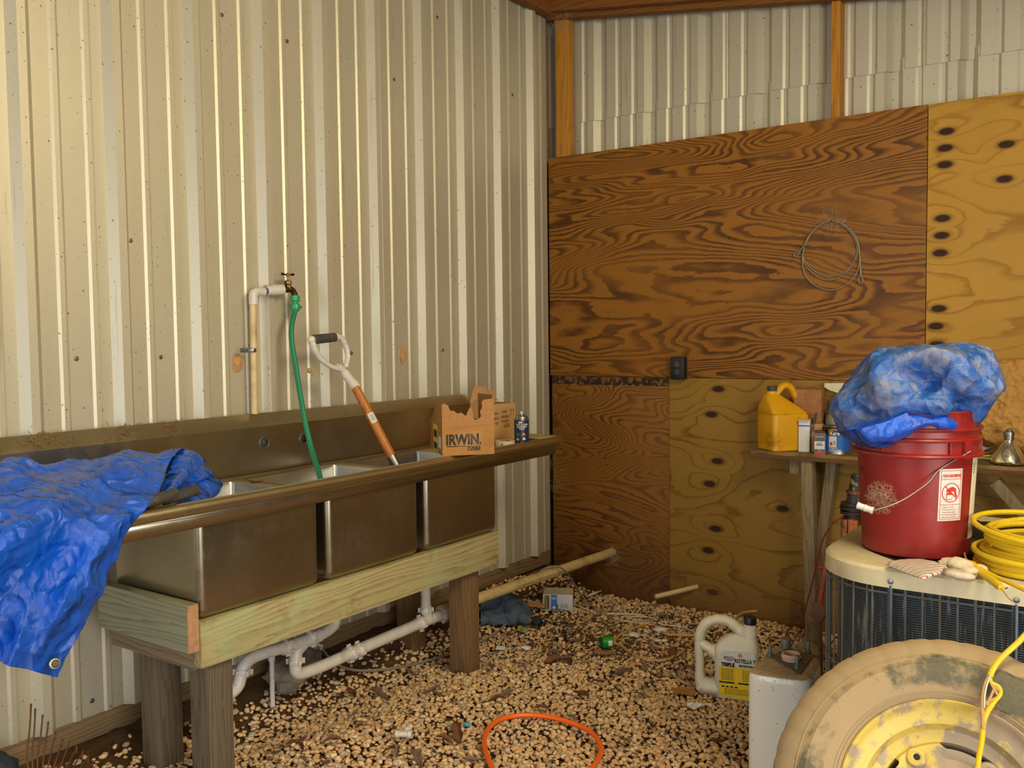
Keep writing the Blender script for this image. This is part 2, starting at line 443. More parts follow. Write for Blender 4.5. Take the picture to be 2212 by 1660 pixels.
YEL = plain('yellow_label', rgb(206, 190, 40), .6, bump=0); PAPER = plain('paper_label', rgb(210, 206, 196), .7, bump=0)
RED = plain('red_ink', rgb(196, 48, 40), .6, bump=0)
TARP = tarpm('blue_tarp', rgb(6, 88, 206)); TARP2 = tarpm('dusty_blue_tarp', rgb(30, 90, 168), dust=.62)
BUCK = plain('red_bucket_plastic', rgb(138, 32, 28), .34, var=.1, dirt=rgb(150, 62, 52), dscale=7, dth=(.55, .75), scale=8, bump=.05)
ACW = plain('cream_paint', rgb(206, 192, 152), .5, dirt=rgb(160, 140, 92), dscale=4, dth=(.5, .75), bump=.1)
COIL = None
def coilmat():
    q = N('condenser_fins'); w = q.n('ShaderNodeTexWave', bands_direction='Z'); q.set(w, Scale=55., Distortion=.6); q.t.links.new(q.vec(), w.inputs['Vector'])
    w2 = q.noise(1, 3, q.vec((130, 130, 9)))
    col = q.mix(w.outputs['Fac'], rgb(44, 50, 56), rgb(98, 106, 110)); col = q.mix(q.ramp(w2, [(.56, 0), (.7, 1)]), col, rgb(156, 162, 164))
    q.bump(w.outputs['Fac'], .8, .004); return q.out(col, .5, .4)
COIL = coilmat()
WIREM = plain('guard_wire_metal', rgb(112, 114, 106), .5, .5, dirt=rgb(130, 92, 70), dscale=9, dth=(.58, .7))
def tirem():
    q = N('dusty_rubber'); L = q.n('ShaderNodeVectorMath', operation='LENGTH'); q.t.links.new(q.tc.outputs['Object'], L.inputs[0])
    n = q.noise(4.2, 9, rough=.68); band = q.ramp(L.outputs['Value'], [(.205, 0), (.235, 1), (.275, 1), (.297, 0)])
    g = q.ramp(q.math('ADD', n, q.math('MULTIPLY', band, .15)), [(.575, 1), (.64, 0)])
    col = q.mix(g, rgb(78, 78, 62), rgb(158, 134, 98)); f = q.noise(160, 3)
    col = q.mix(q.math('MULTIPLY', f, .3), col, rgb(178, 158, 122)); q.bump(f, .3, .001); return q.out(col, .85, 0, .3)
TIRE = tirem()
RIMY = plain('yellow_wheel_paint', rgb(208, 180, 84), .5, var=.05, dirt=rgb(160, 140, 112), dscale=10, dth=(.49, .545), scale=14)
CABY = plain('yellow_cable', rgb(222, 188, 24), .42, dirt=rgb(170, 140, 30), dscale=30, dth=(.6, .8))
CABT = plain('tan_cable', rgb(196, 150, 92), .6); CABG = plain('grey_cable', rgb(142, 130, 108), .5); CABW = plain('white_cable', rgb(214, 206, 190), .55)
ORANGE = plain('orange_hose', rgb(240, 104, 24), .35, var=.04)
YJUG = plain('oily_yellow_plastic', rgb(214, 156, 12), .42, var=.05, dirt=rgb(112, 66, 14), dscale=6, dth=(.56, .72))
OILD = plain('dirty_white_plastic', rgb(214, 208, 186), .45, var=.05, dirt=rgb(130, 104, 70), dscale=6, dth=(.6, .78))
TANKW = plain('white_enamel', rgb(232, 230, 216), .22, var=.02, scale=5, bump=0, dirt=rgb(118, 84, 60), dscale=70, dth=(.66, .69))
DUST = plain('dust_brown', rgb(184, 158, 120), .9, var=.2, scale=60, bump=.5)
def kraftm():
    q = N('kraft_paper'); v = q.n('ShaderNodeTexVoronoi', feature='F1'); q.set(v, Scale=16.); v2 = q.n('ShaderNodeTexVoronoi', feature='F1'); q.set(v2, Scale=42.)
    for x in (v, v2): q.t.links.new(q.tc.outputs['Object'], x.inputs['Vector'])
    q.bump(q.math('ADD', v.outputs['Distance'], q.math('MULTIPLY', v2.outputs['Distance'], .5)), 1., .02)
    return q.out(q.mix(q.noise(12, 4), rgb(168, 118, 50), rgb(210, 158, 80)), .8)
KRAFT = kraftm()
DENIM = plain('denim_cloth', rgb(74, 88, 108), .9, scale=200, bump=.6, dirt=rgb(52, 46, 40), dscale=5)
CLOTH = plain('glove_cloth', rgb(214, 198, 170), .9, scale=160, bump=.5, dirt=rgb(150, 116, 84), dscale=14)
LEAF = plain('dry_leaf', rgb(112, 70, 38), .8, var=.3, scale=20); LEAF2 = plain('grey_dry_leaf', rgb(120, 96, 76), .85, var=.25, scale=20)
GREENC = plain('green_cap_plastic', rgb(26, 132, 48), .4); BLUER = plain('light_blue_cloth', rgb(96, 170, 196), .85)
REDM = plain('red_painted_tool', rgb(150, 48, 36), .5, dirt=rgb(80, 48, 34), dscale=25); RUST = plain('rusty_metal', rgb(104, 66, 42), .8, var=.3)
ORM = plain('greasy_orange_paint', rgb(176, 92, 22), .5, dirt=rgb(36, 26, 18), dscale=10, dth=(.42, .55))
GREASE = plain('greasy_black', rgb(48, 36, 26), .5, dirt=rgb(120, 74, 28), dscale=26, dth=(.6, .7))
MUD = plain('mud', rgb(186, 140, 88), .95, var=.25, scale=60, bump=.8); ROCKM = plain('concrete', rgb(132, 122, 104), .95, var=.25, scale=20, bump=.8)
GLASSM = N('silvered_glass').out((.85, .8, .62, 1), .12, .95); CREAM = plain('cream_paper', rgb(214, 204, 170), .7)
BLUEP = plain('blue_print', rgb(22, 92, 176), .5, bump=0); BLUED = plain('dark_blue_print', rgb(22, 46, 84), .45, bump=0); GREYP = plain('grey_print', rgb(96, 92, 88), .6, bump=0)
GOLD = plain('gold_print', rgb(206, 150, 40), .5, bump=0); LIME = plain('lime_print', rgb(150, 160, 60), .5)
WEB = plain('cobweb_silk', rgb(176, 160, 132), .9)
def dirtm():
    q = N('damp_soil'); f = q.noise(26, 8, rough=.7); col = q.mix(f, rgb(40, 26, 14), rgb(132, 98, 60))
    sep = q.n('ShaderNodeSeparateXYZ'); q.t.links.new(q.tc.outputs['Object'], sep.inputs[0])
    q.bump(f, 1., .02); return q.out(col, .95, 0, .2)
SOIL = dirtm()
def stonem(name, attr):
    q = N(name)
    if attr: a = q.n('ShaderNodeAttribute'); a.attribute_name = 'tint'; fac = a.outputs['Fac']
    else: fac = q.n('ShaderNodeObjectInfo').outputs['Random']
    col = q.ramp(fac, [(0, rgb(222, 182, 126)), (.25, rgb(230, 196, 150)), (.45, rgb(214, 172, 118)), (.6, rgb(234, 208, 168)), (.75, rgb(206, 160, 116)), (.88, rgb(196, 176, 146)), (.96, rgb(150, 132, 106)), (1, rgb(226, 216, 196))])
    f = q.noise(60, 4); col = q.mix(q.math('MULTIPLY', f, .3), col, rgb(150, 112, 70)); q.bump(f, .4, .002)
    return q.out(col, .8, 0, .3)
STONE_S = stonem('gravel_stone', False); STONE_J = stonem('gravel_bed', True)
# ================================================================== SETTING
# --- ground: soil height field, gravel on it
def gn(x, y): return gz(x, y) + .012*noise.noise(Vector((x*3, y*3, 0))) + .006*noise.noise(Vector((x*11, y*11, 4)))
def soil(u, v):
    x = -.25 + u*5.6; y = -7.4 + v*7.6
    z = gn(x, y)
    if x < .3: z += .02*noise.noise(Vector((x*16, y*16, 1)))*sm(.35, .1, x)
    return (x, y, z-.008)
bm = bmesh.new(); grid(bm, soil, 190, 250)
floor = struct(obj('floor', bm, SOIL, sharp=None))
# pebble shapes
def ico(k):
    b = bmesh.new(); bmesh.ops.create_icosphere(b, subdivisions=1, radius=1)
    sx, sy, sz = random.uniform(.8, 1.3), random.uniform(.65, 1.0), random.uniform(.42, .75)
    for v in b.verts:
        d = 1+.32*noise.noise(v.co*1.1+Vector((k*7.3, 1, 2)))+.1*noise.noise(v.co*2.6+Vector((k*3, 5, 2)))
        v.co = Vector((v.co.x*sx*d, v.co.y*sy*d, v.co.z*sz*d))
    return b
SH = []
for k in range(14):
    b = ico(k); me = bpy.data.meshes.new('stone'); b.to_mesh(me); b.free()
    me.materials.append(STONE_S); me.polygons.foreach_set('use_smooth', [True]*len(me.polygons)); me.set_sharp_from_angle(angle=math.radians(58)); SH.append(me)
SV = [np.array([tuple(v.co) for v in m.vertices]) for m in SH]
SF = [np.array([tuple(p.vertices) for p in m.polygons]) for m in SH]
rng = np.random.default_rng(5)
cell = .0185; pts = []
yy = -3.75
while yy < -.005:
    xx = .04
    while xx < 3.0:
        x = xx + rng.uniform(-.5, .5)*cell; y = yy + rng.uniform(-.5, .5)*cell
        keep = x < 2.13 or (y > -1.4 and x < 2.6 and y > -1.4)
        dens = 1.0
        if x < .38: dens = .85*sm(.04, .28, x) if y < -.9 else .6
        patch = noise.noise(Vector((x*1.7, y*1.7, 3)))
        if -.95 < y < -.2 and patch > .1: dens *= .72
        if keep and rng.random() < dens and y < -.01: pts.append((x, y))
        xx += cell
    yy += cell
big = []; joined = []
for (x, y) in pts:
    d = Vector((x, y, gz(x, y)))-CAM; t = d.dot(fw); px = 1106+F*d.dot(RT)/t; py = 830-F*d.dot(UP)/t
    vis = 505 < px < 1600 and 1480 < py < 1700
    s = (.0075 + .0065*rng.random()**1.6) * (1.25 if rng.random() < .1 else 1)
    if vis and s > .0100: big.append((t, x, y, s))
    else: joined.append((x, y, s))
big.sort()
for t, x, y, s in big[300:]: joined.append((x, y, s))
big = big[:300]
for t, x, y, s in big:
    k = int(rng.integers(14)); o = bpy.data.objects.new('stone', SH[k]); COL.objects.link(o); o.parent = floor
    o.location = (x, y, gn(x, y)+s*rng.uniform(.1, .55)); o.scale = (s*1.12,)*3
    o.rotation_euler = (rng.uniform(-.5, .5), rng.uniform(-.5, .5), rng.uniform(0, 6.28))
# second scattered layer
for i in range(2600):
    x = rng.uniform(.35, 2.1); y = rng.uniform(-3.0, -.03); joined.append((x, y, -(.006+.007*rng.random())))
VV = []; FF = []; TT = []; off = 0
for (x, y, s) in joined:
    k = int(rng.integers(14)); lift = .34
    if s < 0: s = -s; lift = 1.0
    a, b, c = rng.uniform(-.6, .6), rng.uniform(-.6, .6), rng.uniform(0, 6.28)
    R = np.array((Matrix.Rotation(c, 3, 'Z') @ Matrix.Rotation(b, 3, 'Y') @ Matrix.Rotation(a, 3, 'X')))
    v = SV[k] @ R.T * s*1.12 + np.array((x, y, gn(x, y)+s*lift*rng.uniform(.5, 1.1)))
    VV.append(v); FF.append(SF[k]+off); off += len(v); TT.append(np.full(len(v), rng.random()))
VV = np.concatenate(VV); FF = np.concatenate(FF); TT = np.concatenate(TT)
me = bpy.data.meshes.new('gravel'); me.vertices.add(len(VV)); me.vertices.foreach_set('co', VV.ravel())
me.loops.add(FF.size); me.loops.foreach_set('vertex_index', FF.ravel()); me.polygons.add(len(FF))
me.polygons.foreach_set('loop_start', np.arange(0, FF.size, 3)); me.polygons.foreach_set('use_smooth', np.ones(len(FF), bool))
me.update(calc_edges=True); at = me.attributes.new('tint', 'FLOAT', 'POINT'); at.data.foreach_set('value', TT.astype(np.float32))
me.materials.append(STONE_J); me.set_sharp_from_angle(angle=math.radians(58))
o = bpy.data.objects.new('gravel', me); COL.objects.link(o); o.parent = floor; o['kind'] = 'stuff'

# leaf litter and dirt crumbs, far too many to count
random.seed(31); VV = []; FF = []
for i in range(5200):
    if i % 3 == 0: x, y = rng.uniform(.2, 2.1), rng.uniform(-3., -.03)
    elif i % 3 == 1: x, y = rng.normal(.85, .28), rng.normal(-.85, .22)
    else: x, y = rng.normal(.95, .5), rng.normal(-.45, .25)
    if x < .1 or x > 2.1 or y > -.03: continue
    s = .003+.010*rng.random()**2.5; a = rng.uniform(0, 6.28); z = gn(x, y)+rng.uniform(.010, .019)
    c, d = math.cos(a), math.sin(a); k = len(VV)
    for (u, v, w) in ((-1, -.4, 0), (.2, -.7, .3), (1, .1, -.1), (.1, .6, .4), (-.7, .5, .0)):
        VV.append((x+s*(u*c-v*d), y+s*(u*d+v*c), z+s*w*rng.uniform(-1, 1)))
    FF.append((k, k+1, k+2, k+3, k+4))
me = bpy.data.meshes.new('leaf_litter'); me.from_pydata(VV, [], FF); me.materials.append(plain('litter_crumbs', rgb(84, 58, 34), .95, var=.4, scale=25))
o = bpy.data.objects.new('leaf_litter', me); COL.objects.link(o); o.parent = floor; o['kind'] = 'stuff'
# --- left wall: ribbed metal sheets, ribs standing proud of the room side
Y0, PIT = -.1985-.012, .3089
def rib_profile(a, b):
    """(y, x) points from y=a to y=b"""
    P = []
    k0 = int(math.floor((a-Y0)/PIT))-1; k1 = int(math.ceil((b-Y0)/PIT))+1
    for k in range(k0, k1+1):
        y = Y0+k*PIT
        P += [(y, 0), (y+.021, .032), (y+.047, .032), (y+.074, 0)]
        for m in (.130, .238): P += [(y+m, 0), (y+m+.009, .005), (y+m+.024, .005), (y+m+.033, 0)]
    P = sorted(P); out = []
    def val(y):
        for (ya, xa), (yb, xb) in zip(P, P[1:]):
            if ya <= y <= yb: return xa+(xb-xa)*(y-ya)/(yb-ya+1e-9)
        return 0
    out = [(a, val(a))]+[p for p in P if a < p[0] < b]+[(b, val(b))]
    return out
def sheet(prof, z0, z1, fn):
    b = bmesh.new(); prev = None
    for (s, d) in prof:
        cur = (b.verts.new(fn(s, d, z0)), b.verts.new(fn(s, d, z1)))
        if prev: b.faces.new((prev[0], cur[0], cur[1], prev[1]))
        prev = cur
    return b
wl = struct(obj('wall_left', box(bmesh.new(), (-.14, -7.4, -.3), (-.05, .2, 3.9)), W_BASE, sharp=None))
yy = -.012
k = 0
while yy > -7.3:
    ya = Y0 + PIT*math.floor((yy-Y0)/PIT - (2 if k else 1.6)) + .06 if k else Y0-PIT*2+.06
    ya = min(ya, yy-.5)
    obj('metal_sheet', sheet(rib_profile(ya-.012, yy), .285, 3.9, lambda s, d, z, k=k: (d+.0012*(k % 2), s, z)), GALV, wl, sharp=None, solid=.0012)
    yy = ya; k += 1
# screws on the sheets
for (px, py) in ((480, 32), (621, 89), (945, 37), (1108, 205), (1025, 228), (852, 172), (166, 775), (348, 772), (760, 763), (957, 757), (1108, 757), (283, 520), (376, 1459), (200, 1515), (1150, 1118)):
    p = PX(px, py, .004); b = bmesh.new()
    lathe(b, [(0, .006), (.004, .006), (.0045, .002), (.008, .0015), (.0085, 0)], 10, T(p.x-.003, p.y, p.z) @ RY(PI/2)); obj('screw', b, ZINC, wl)
bl = bmesh.new(); 
for i in range(6): box(bl, (-.048, -7.2+i*1.2, .205), (-.004, -7.2+(i+1)*1.2-.004, .345), .003)
struct(obj('baseboard_left', bl, W_BASE, sharp=30))
# --- back wall
wb = struct(obj('wall_back', box(bmesh.new(), (-.1, .15, -.3), (5.4, .2, 3.9)), W_BASE, sharp=None))
def back_prof(a, b, sh=0):
    P = []
    x = PY(1284, 150, .10).x + sh - 3*PIT
    while x < b+.5:
        P += [(x, 0), (x+.030, .032), (x+.058, .032), (x+.082, 0)]
        for m in (.135, .232): P += [(x+m, 0), (x+m+.012, .007), (x+m+.026, .007), (x+m+.038, 0)]
        x += PIT
    P = [p for p in P if a < p[0] < b]
    return [(a, 0)]+P+[(b, 0)]
LAP = 2.71
edges = [-.05, 1.02, 1.95, 2.88, 3.8, 4.75, 5.35]
for i, (a, b_) in enumerate(zip(edges, edges[1:])):
    obj('metal_sheet', sheet(back_prof(a, b_), LAP, 3.9, lambda s, d, z, i=i: (s, .094+d-.001*(i % 2), z)), GALV2, wb, sharp=None, solid=.0012)
    obj('metal_sheet', sheet(back_prof(a, b_, -.010), .9, LAP+.05, lambda s, d, z, i=i: (s, .100+d-.001*(i % 2), z)), GALV2, wb, sharp=None, solid=.0012)
PT = 2.513; PM = 1.291; PR = PY(2005, 228, 0).x; PL = PY(1445, 1000, 0).x
def panel(x0, x1, z0, z1, m, y=0.): return obj('plywood_panel', box(bmesh.new(), (x0, y, z0), (x1, y+.015, z1), .0012), m, wb)
panel(.004, PR-.0015, PM, PT, W_DARK, -.002)
panel(PR+.0015, 4.4, PM, PT-.001, W_LIGHT, -.001)
panel(.012, PL-.001, .03, PM-.004, W_DARK2, .004)
obj('stained_band', box(bmesh.new(), (.014, .0034, PM-.050), (PL-.003, .0042, PM-.006)), plain('scorched_print', rgb(40, 24, 10), .8, var=.3, scale=40, dirt=rgb(120, 78, 28), dscale=34, dth=(.5, .56)), wb)
panel(PL+.001, PL+2.44, .03, PM-.0025, W_GREEN, .004)
panel(PL+2.442, 4.4, .03, PM-.0025, W_LIGHT, .004)
# studs, girts, roof framing
def stud(x0, x1, m=W_STUD, z1=3.6, y0=.02, y1=.088):
    return obj('stud', box(bmesh.new(), (x0, y0, .1), (x1, y1, z1), .003), m, wb)
xa = PY(1197, 250, .0).x; xb = PY(1226, 250, .0).x
xz = PY(1200, 30, .018)
obj('stud', box(bmesh.new(), (xa, .018, .1), (xb, .07, xz.z-.012), .003), W_STUD, wb)
x2a = PY(1795, 150, .018).x; x2b = PY(1814, 150, .018).x
obj('stud', box(bmesh.new(), (x2a, .018, .1), (x2b, .094, 3.8), .003), W_STUD, wb)
for x in (2.72, 3.9): obj('stud', box(bmesh.new(), (x, .018, .1), (x+.04, .094, 3.8), .003), W_STUD, wb)
# sloping roof beams above the back wall
p1, p2 = PY(1202, 24, -.05), PY(1490, 1, -.05); sl = (p2.z-p1.z)/(p2.x-p1.x)
b = bmesh.new(); beam(b, (p1.x-.05, -.07, p1.z+.06-sl*.05), (5.3, -.07, p1.z+.06+sl*(5.3-p1.x)), .038, .14, .003)
struct(obj('trim_1', b, W_HEAD))
p3, p4 = PY(1271, 36, .0), PY(1640, 10, .0); sl2 = (p4.z-p3.z)/(p4.x-p3.x)
b = bmesh.new(); beam(b, (-.02, .012, p3.z+.07+sl2*(-p3.x)), (5.3, .012, p3.z+.07+sl2*(5.3-p3.x)), .06, .14, .003)
struct(obj('trim_2', b, W_HEAD))
p5 = PX(1195, 24, .06)
b = bmesh.new(); beam(b, (.055, -.03, p1.z+.05), (.055, -7.2, p1.z+.05+.02), .06, .14, .003)
struct(obj('trim_3', b, W_HEAD))
# roof: ribbed metal over purlins, right wall, both only seen from other positions
r = struct(obj('ceiling', sheet([(y, (.03 if i % 4 in (1, 2) else 0)) for i, y in enumerate(np.arange(-7.4, .25, .08))], -.15, 5.4, lambda s, d, z: (z, s, p1.z+.17+sl*(z-p1.x)+d)), GALV2, sharp=None, solid=.001))
for yv in (-1.2, -2.4, -3.6, -4.8, -6.0, -7.2):
    b = bmesh.new(); beam(b, (0, yv, p1.z+.115-sl*p1.x), (5.3, yv, p1.z+.115+sl*(5.3-p1.x)), .038, .09, .003); obj('rafter', b, W_HEAD, r)
def wavy(a, b): return [(y, (.03 if i % 4 in (1, 2) else 0)) for i, y in enumerate(np.arange(a, b+.01, .08))]
wr = struct(obj('wall_right', sheet(wavy(-3.2, .2), -.1, 3.3, lambda s, d, z: (5.32-d, s, z)), W_HEAD, sharp=None, solid=.001))
obj('wall_sheet', sheet(wavy(-7.4, -6.1), -.1, 3.3, lambda s, d, z: (5.32-d, s, z)), W_HEAD, wr, sharp=None, solid=.001)
obj('wall_sheet', sheet(wavy(-6.1, -3.2), 2.35, 3.3, lambda s, d, z: (5.32-d, s, z)), W_HEAD, wr, sharp=None, solid=.001)
wf = struct(obj('wall_front', sheet(wavy(-.1, 5.3), 2.35, 3.7, lambda s, d, z: (s, -7.4-d, z)), W_HEAD, sharp=None, solid=.001))
obj('wall_sheet', sheet(wavy(2.4, 5.3), -.1, 2.35, lambda s, d, z: (s, -7.4-d, z)), W_HEAD, wf, sharp=None, solid=.001)
# ================================================================== SINK
X1 = .60
bowls = [(-2.795, -2.329), (-2.289, -1.83), (-1.785, -1.335)]
DZ = 1.012; XB = .085; YL, YR = -3.27, -.875; FX = .592
sink = thing('utility_sink', 'stainless steel three compartment sink with drainboards on a timber stand', 'sink', (0, 0, 0))
def rounded_shell(x0, x1, y0, y1, z0, z1, r, n=6):
    cx, cy = (x0+x1)/2, (y0+y1)/2
    def S(z, inset): return [(x, y, z) for x, y in rrect(x1-x0-2*inset, y1-y0-2*inset, max(r-inset*.6, .004), n, cx, cy)]
    return S
for i, (a, b_) in enumerate(bowls):
    zb = .702; bm = bmesh.new(); S = rounded_shell(.155, FX, a, b_, zb, DZ, .022)
    # outer skin
    loft(bm, [S(zb, .03), S(zb+.004, .012), S(zb+.012, .003), S(zb+.03, 0), S(DZ-.004, 0)], cap=False)
    # bottom
    bm2 = bm; vb = [bm.verts.new(p) for p in S(zb, .03)]; bm.faces.new(vb)
    bo = obj('bowl', bm, STEEL, sink, sharp=60)
    bm = bmesh.new(); loft(bm, [S(DZ-.001, .006), S(DZ-.012, .010), S(zb+.04, .012), S(zb+.018, .022), S(zb+.012, .04)], cap=False)
    vb = [bm.verts.new(p) for p in S(zb+.012, .04)]; bm.faces.new(vb)
    obj('basin_lining', bm, STEEL_IN, bo, sharp=60)
# deck with three openings and shallow drainboards
xs = [XB, .161, FX-.006, .612]
ys = [YL+.02]; 
for a, b_ in bowls: ys += [a+.006, b_-.006]
ys.append(YR-.02)
bm = bmesh.new()
for i in range(3):
    for j in range(len(ys)-1):
        if i == 1 and j % 2 == 1: continue
        zq = lambda x, y: DZ + (.012*sm(bowls[-1][1]+.02, YR, y) if y > bowls[-1][1] else (.012*sm(bowls[0][0]-.02, YL, y) if y < bowls[0][0] else 0))
        x0, x1, y0, y1 = xs[i], xs[i+1], ys[j], ys[j+1]
        bm.faces.new([bm.verts.new((x, y, zq(x, y))) for x, y in ((x0, y0), (x1, y0), (x1, y1), (x0, y1))])
bmesh.ops.remove_doubles(bm, verts=bm.verts, dist=1e-5)
obj('deck', bm, STEEL_D, sink, sharp=30, solid=.002)
# rolled rim
bm = bmesh.new(); xr, zr, rr_ = .622, 1.041, .0195
path = [(XB+.01, YR, zr)]+[(xr-.035, YR, zr), (xr-.012, YR-.006, zr), (xr, YR-.03, zr)]+[(xr, y, zr) for y in np.linspace(YR-.08, YL+.08, 14)]+[(xr, YL+.03, zr), (xr-.012, YL+.006, zr), (xr-.035, YL, zr), (XB+.01, YL, zr)]
tube(bm, path, rr_, 14)
obj('rim', bm, STEEL_D, sink)
bm = bmesh.new()
ap = [(XB+.01, YR-.014), (xr-.03, YR-.014), (xr-.012, YR-.03), (xr-.012, YL+.03), (xr-.03, YL+.014), (XB+.01, YL+.014)]
for (xa_, ya_), (xb_, yb_) in zip(ap, ap[1:]):
    q = [(xa_, ya_, zr), (xb_, yb_, zr), (xb_, yb_, zr-.062), (xa_, ya_, zr-.062)]; bm.faces.new([bm.verts.new(p) for p in q])
bmesh.ops.remove_doubles(bm, verts=bm.verts, dist=1e-5)
obj('apron', bm, STEEL, sink, sharp=50, solid=.0015)
# backsplash with two tap holes
SX = .078
h1, h2 = PX(572, 957, SX), PX(658, 948, SX)
bm = bmesh.new(); zt = 1.186
holes = [(h.y, h.z) for h in (h1, h2)]
def ringpts(hy, hz, r, n=24): return [(hy+r*math.cos(2*PI*k/n), hz+r*math.sin(2*PI*k/n)) for k in range(n)]
cuts = [YL, holes[0][0]-.05, holes[0][0]+.05, holes[1][0]-.05, holes[1][0]+.05, YR+.035]
for i in range(5):
    y0, y1 = cuts[i], cuts[i+1]
    if i in (1, 3):
        hy, hz = holes[0 if i == 1 else 1]; ring = ringpts(hy, hz, .0165)
        sq = []
        for k in range(24):
            a = 2*PI*k/24; c, s = math.cos(a), math.sin(a)
            t = min((.05/abs(c)) if abs(c) > 1e-6 else 9, ((zt-hz if s > 0 else hz-DZ)/abs(s)) if abs(s) > 1e-6 else 9)
            sq.append((hy+c*t, hz+s*t))
        A = [bm.verts.new((SX, *p)) for p in ring]; Bv = [bm.verts.new((SX, *p)) for p in sq]
        for k in range(24): bm.faces.new((A[k], A[(k+1) % 24], Bv[(k+1) % 24], Bv[k]))
        for cy, cz_ in ((y0, DZ), (y1, DZ), (y0, zt), (y1, zt)):
            k = min(range(24), key=lambda k: (sq[k][0]-cy)**2+(sq[k][1]-cz_)**2)
            cand = sorted(range(24), key=lambda k: (sq[k][0]-cy)**2+(sq[k][1]-cz_)**2)[:2]
            try: bm.faces.new((bm.verts.new((SX, cy, cz_)), Bv[cand[0]], Bv[cand[1]]))
            except Exception: pass
    else:
        bm.faces.new([bm.verts.new(p) for p in ((SX, y0, DZ), (SX, y1, DZ), (SX, y1, zt), (SX, y0, zt))])
bmesh.ops.remove_doubles(bm, verts=bm.verts, dist=1e-4)
obj('backsplash', bm, STEEL, sink, sharp=1)
bm = bmesh.new(); yE = PX(1000, 853, .035).y
pr_ = [(SX, zt), (SX-.004, zt+.005), (.036, 1.233), (.036, 1.205)]
loft(bm, [[(x, YL, z) for x, z in pr_], [(x, yE-.02, z) for x, z in pr_], [(min(x, SX-.004), yE+.01, z-.006) for x, z in pr_]], cap=True, smooth=False)
obj('backsplash_return', bm, STEEL_D, sink, sharp=30)
for h in (h1, h2):
    bm = bmesh.new(); lathe(bm, [(.0165, .001), (.022, .003), (.026, .002), (.027, 0)], 24, T(SX, h.y, h.z) @ RY(PI/2)); obj('tap_hole_collar', bm, ZINC, sink)
# debris on the return
bm = bmesh.new(); random.seed(3)
for i in range(150):
    y = random.choice([random.gauss(-2.98, .07), random.gauss(-2.93, .03), random.gauss(-2.67, .03), random.gauss(-2.50, .02), random.uniform(-3.1, -1.2)])
    t = random.uniform(.1, .95); x = SX-.005-t*.036; z = zt+.006+t*.045+.002
    L = random.uniform(.004, .024); a = random.uniform(0, 6.28)
    d = Vector((-.6*math.sin(a), math.cos(a), .7*math.sin(a)))*L
    p = Vector((x, y, z)); tube(bm, [p, p+d*.5+Vector((.0, random.uniform(-.004, .004), .003)), p+d], random.uniform(.0005, .0014), 4, n=2)
o = obj('root_debris', bm, plain('dry_roots', rgb(134, 100, 62), .9, var=.3)); tag(o, 'dry brown roots and grit scattered along the sink backsplash ledge', 'debris', kind='stuff')
# ================================================================== STAND
st = thing('sink_stand', 'greenish treated timber frame on square posts holding up the sink', 'sink stand')
def bx(name, a, b, m, parent, bev=.003, label=None):
    o = obj(name, box(bmesh.new(), a, b, bev), m, parent)
    if label: o['label'] = label
    return o
bx('front_beam', (.562, -2.80, .563), (.60, -1.335, .7), W_GREENBEAM, st)
bx('rear_beam', (.19, -2.757, .563), (.228, -1.335, .7), W_GREENBEAM, st)
bx('cross_beam', (.135, -2.84, .617), (.594, -2.802, .757), W_GREENX, st)
bx('end_grain', (.5941, -2.8395, .618), (.5955, -2.8025, .756), plain('end_grain_wood', rgb(180, 136, 96), .9, var=.3, scale=60, bump=.6), st, 0)
bx('cross_beam', (.135, -2.799, .549), (.559, -2.761, .614), W_LOWX, st, label='weathered grey timber under the upper cross beam')
bx('cross_beam', (.232, -1.376, .563), (.558, -1.338, .66), W_GREENX, st)
for (x0, y0, m) in ((.484, -2.755, W_POSTG), (.215, -2.802, W_POSTG), (.466, -1.53, W_POST), (.11, -1.47, W_POST)):
    pass
posts = [((.482, -2.760), (.571, -2.671), W_POSTG, .561), ((.225, -2.760), (.314, -2.671), W_POSTG, .547), ((.470, -1.512), (.559, -1.423), W_POST, .561), ((.12, -1.45), (.209, -1.361), W_POST, .561)]
for (a, b_, m, zt_) in posts: bx('post', (a[0], a[1], gz(*a)-.05), (b_[0], b_[1], zt_), m, st, .004)
# ================================================================== DRAIN PIPES
XP = .36
dp = thing('drain_pipes', 'white plastic drain pipework running under the sink', 'pipes')
def pipe(pts, r, name='pipe', n=0, m=PVC, parent=None, seg=14): 
    return obj(name, tube(bmesh.new(), pts, r, seg, n=n), m, parent or dp)
def nut(p, d, r, L=.024, name='slip_nut', m=PVC, lugs=True, parent=None):
    d = Vector(d).normalized(); x = d.orthogonal(); M = frame(p, d, x)
    b = bmesh.new(); lathe(b, [(r*.8, -L/2), (r, -L/2), (r+.003, -L*.3), (r+.003, L*.3), (r, L/2), (r*.8, L/2)], 16, M)
    if lugs:
        for a in range(6): box(b, (r+.0005, -.004, -L*.4), (r+.009, .004, L*.4), .001, M @ RZ(a*PI/3))
    return obj(name, b, m, parent or dp)
A = lambda px, py, x=XP: PX(px, py, x)
pa, pb, pc, pd_ = A(720, 1352), A(655, 1388), A(565, 1415), A(520, 1440)
R1 = .021
pipe([pa+Vector((0, .02, .09)), pa+Vector((0, .015, .03)), pa, A(700, 1368), A(668, 1383)], R1, 'elbow', 5)
pipe([A(690, 1373), A(655, 1388), A(610, 1402)], R1+.003, 'tee')
pipe([A(655, 1390), A(640, 1408), A(638, 1425)], R1+.003, 'tee')
nut(A(664+8, 1379), A(690, 1370)-A(655, 1388), R1+.003); nut(A(620, 1398), A(655, 1388)-A(610, 1402), R1+.003)
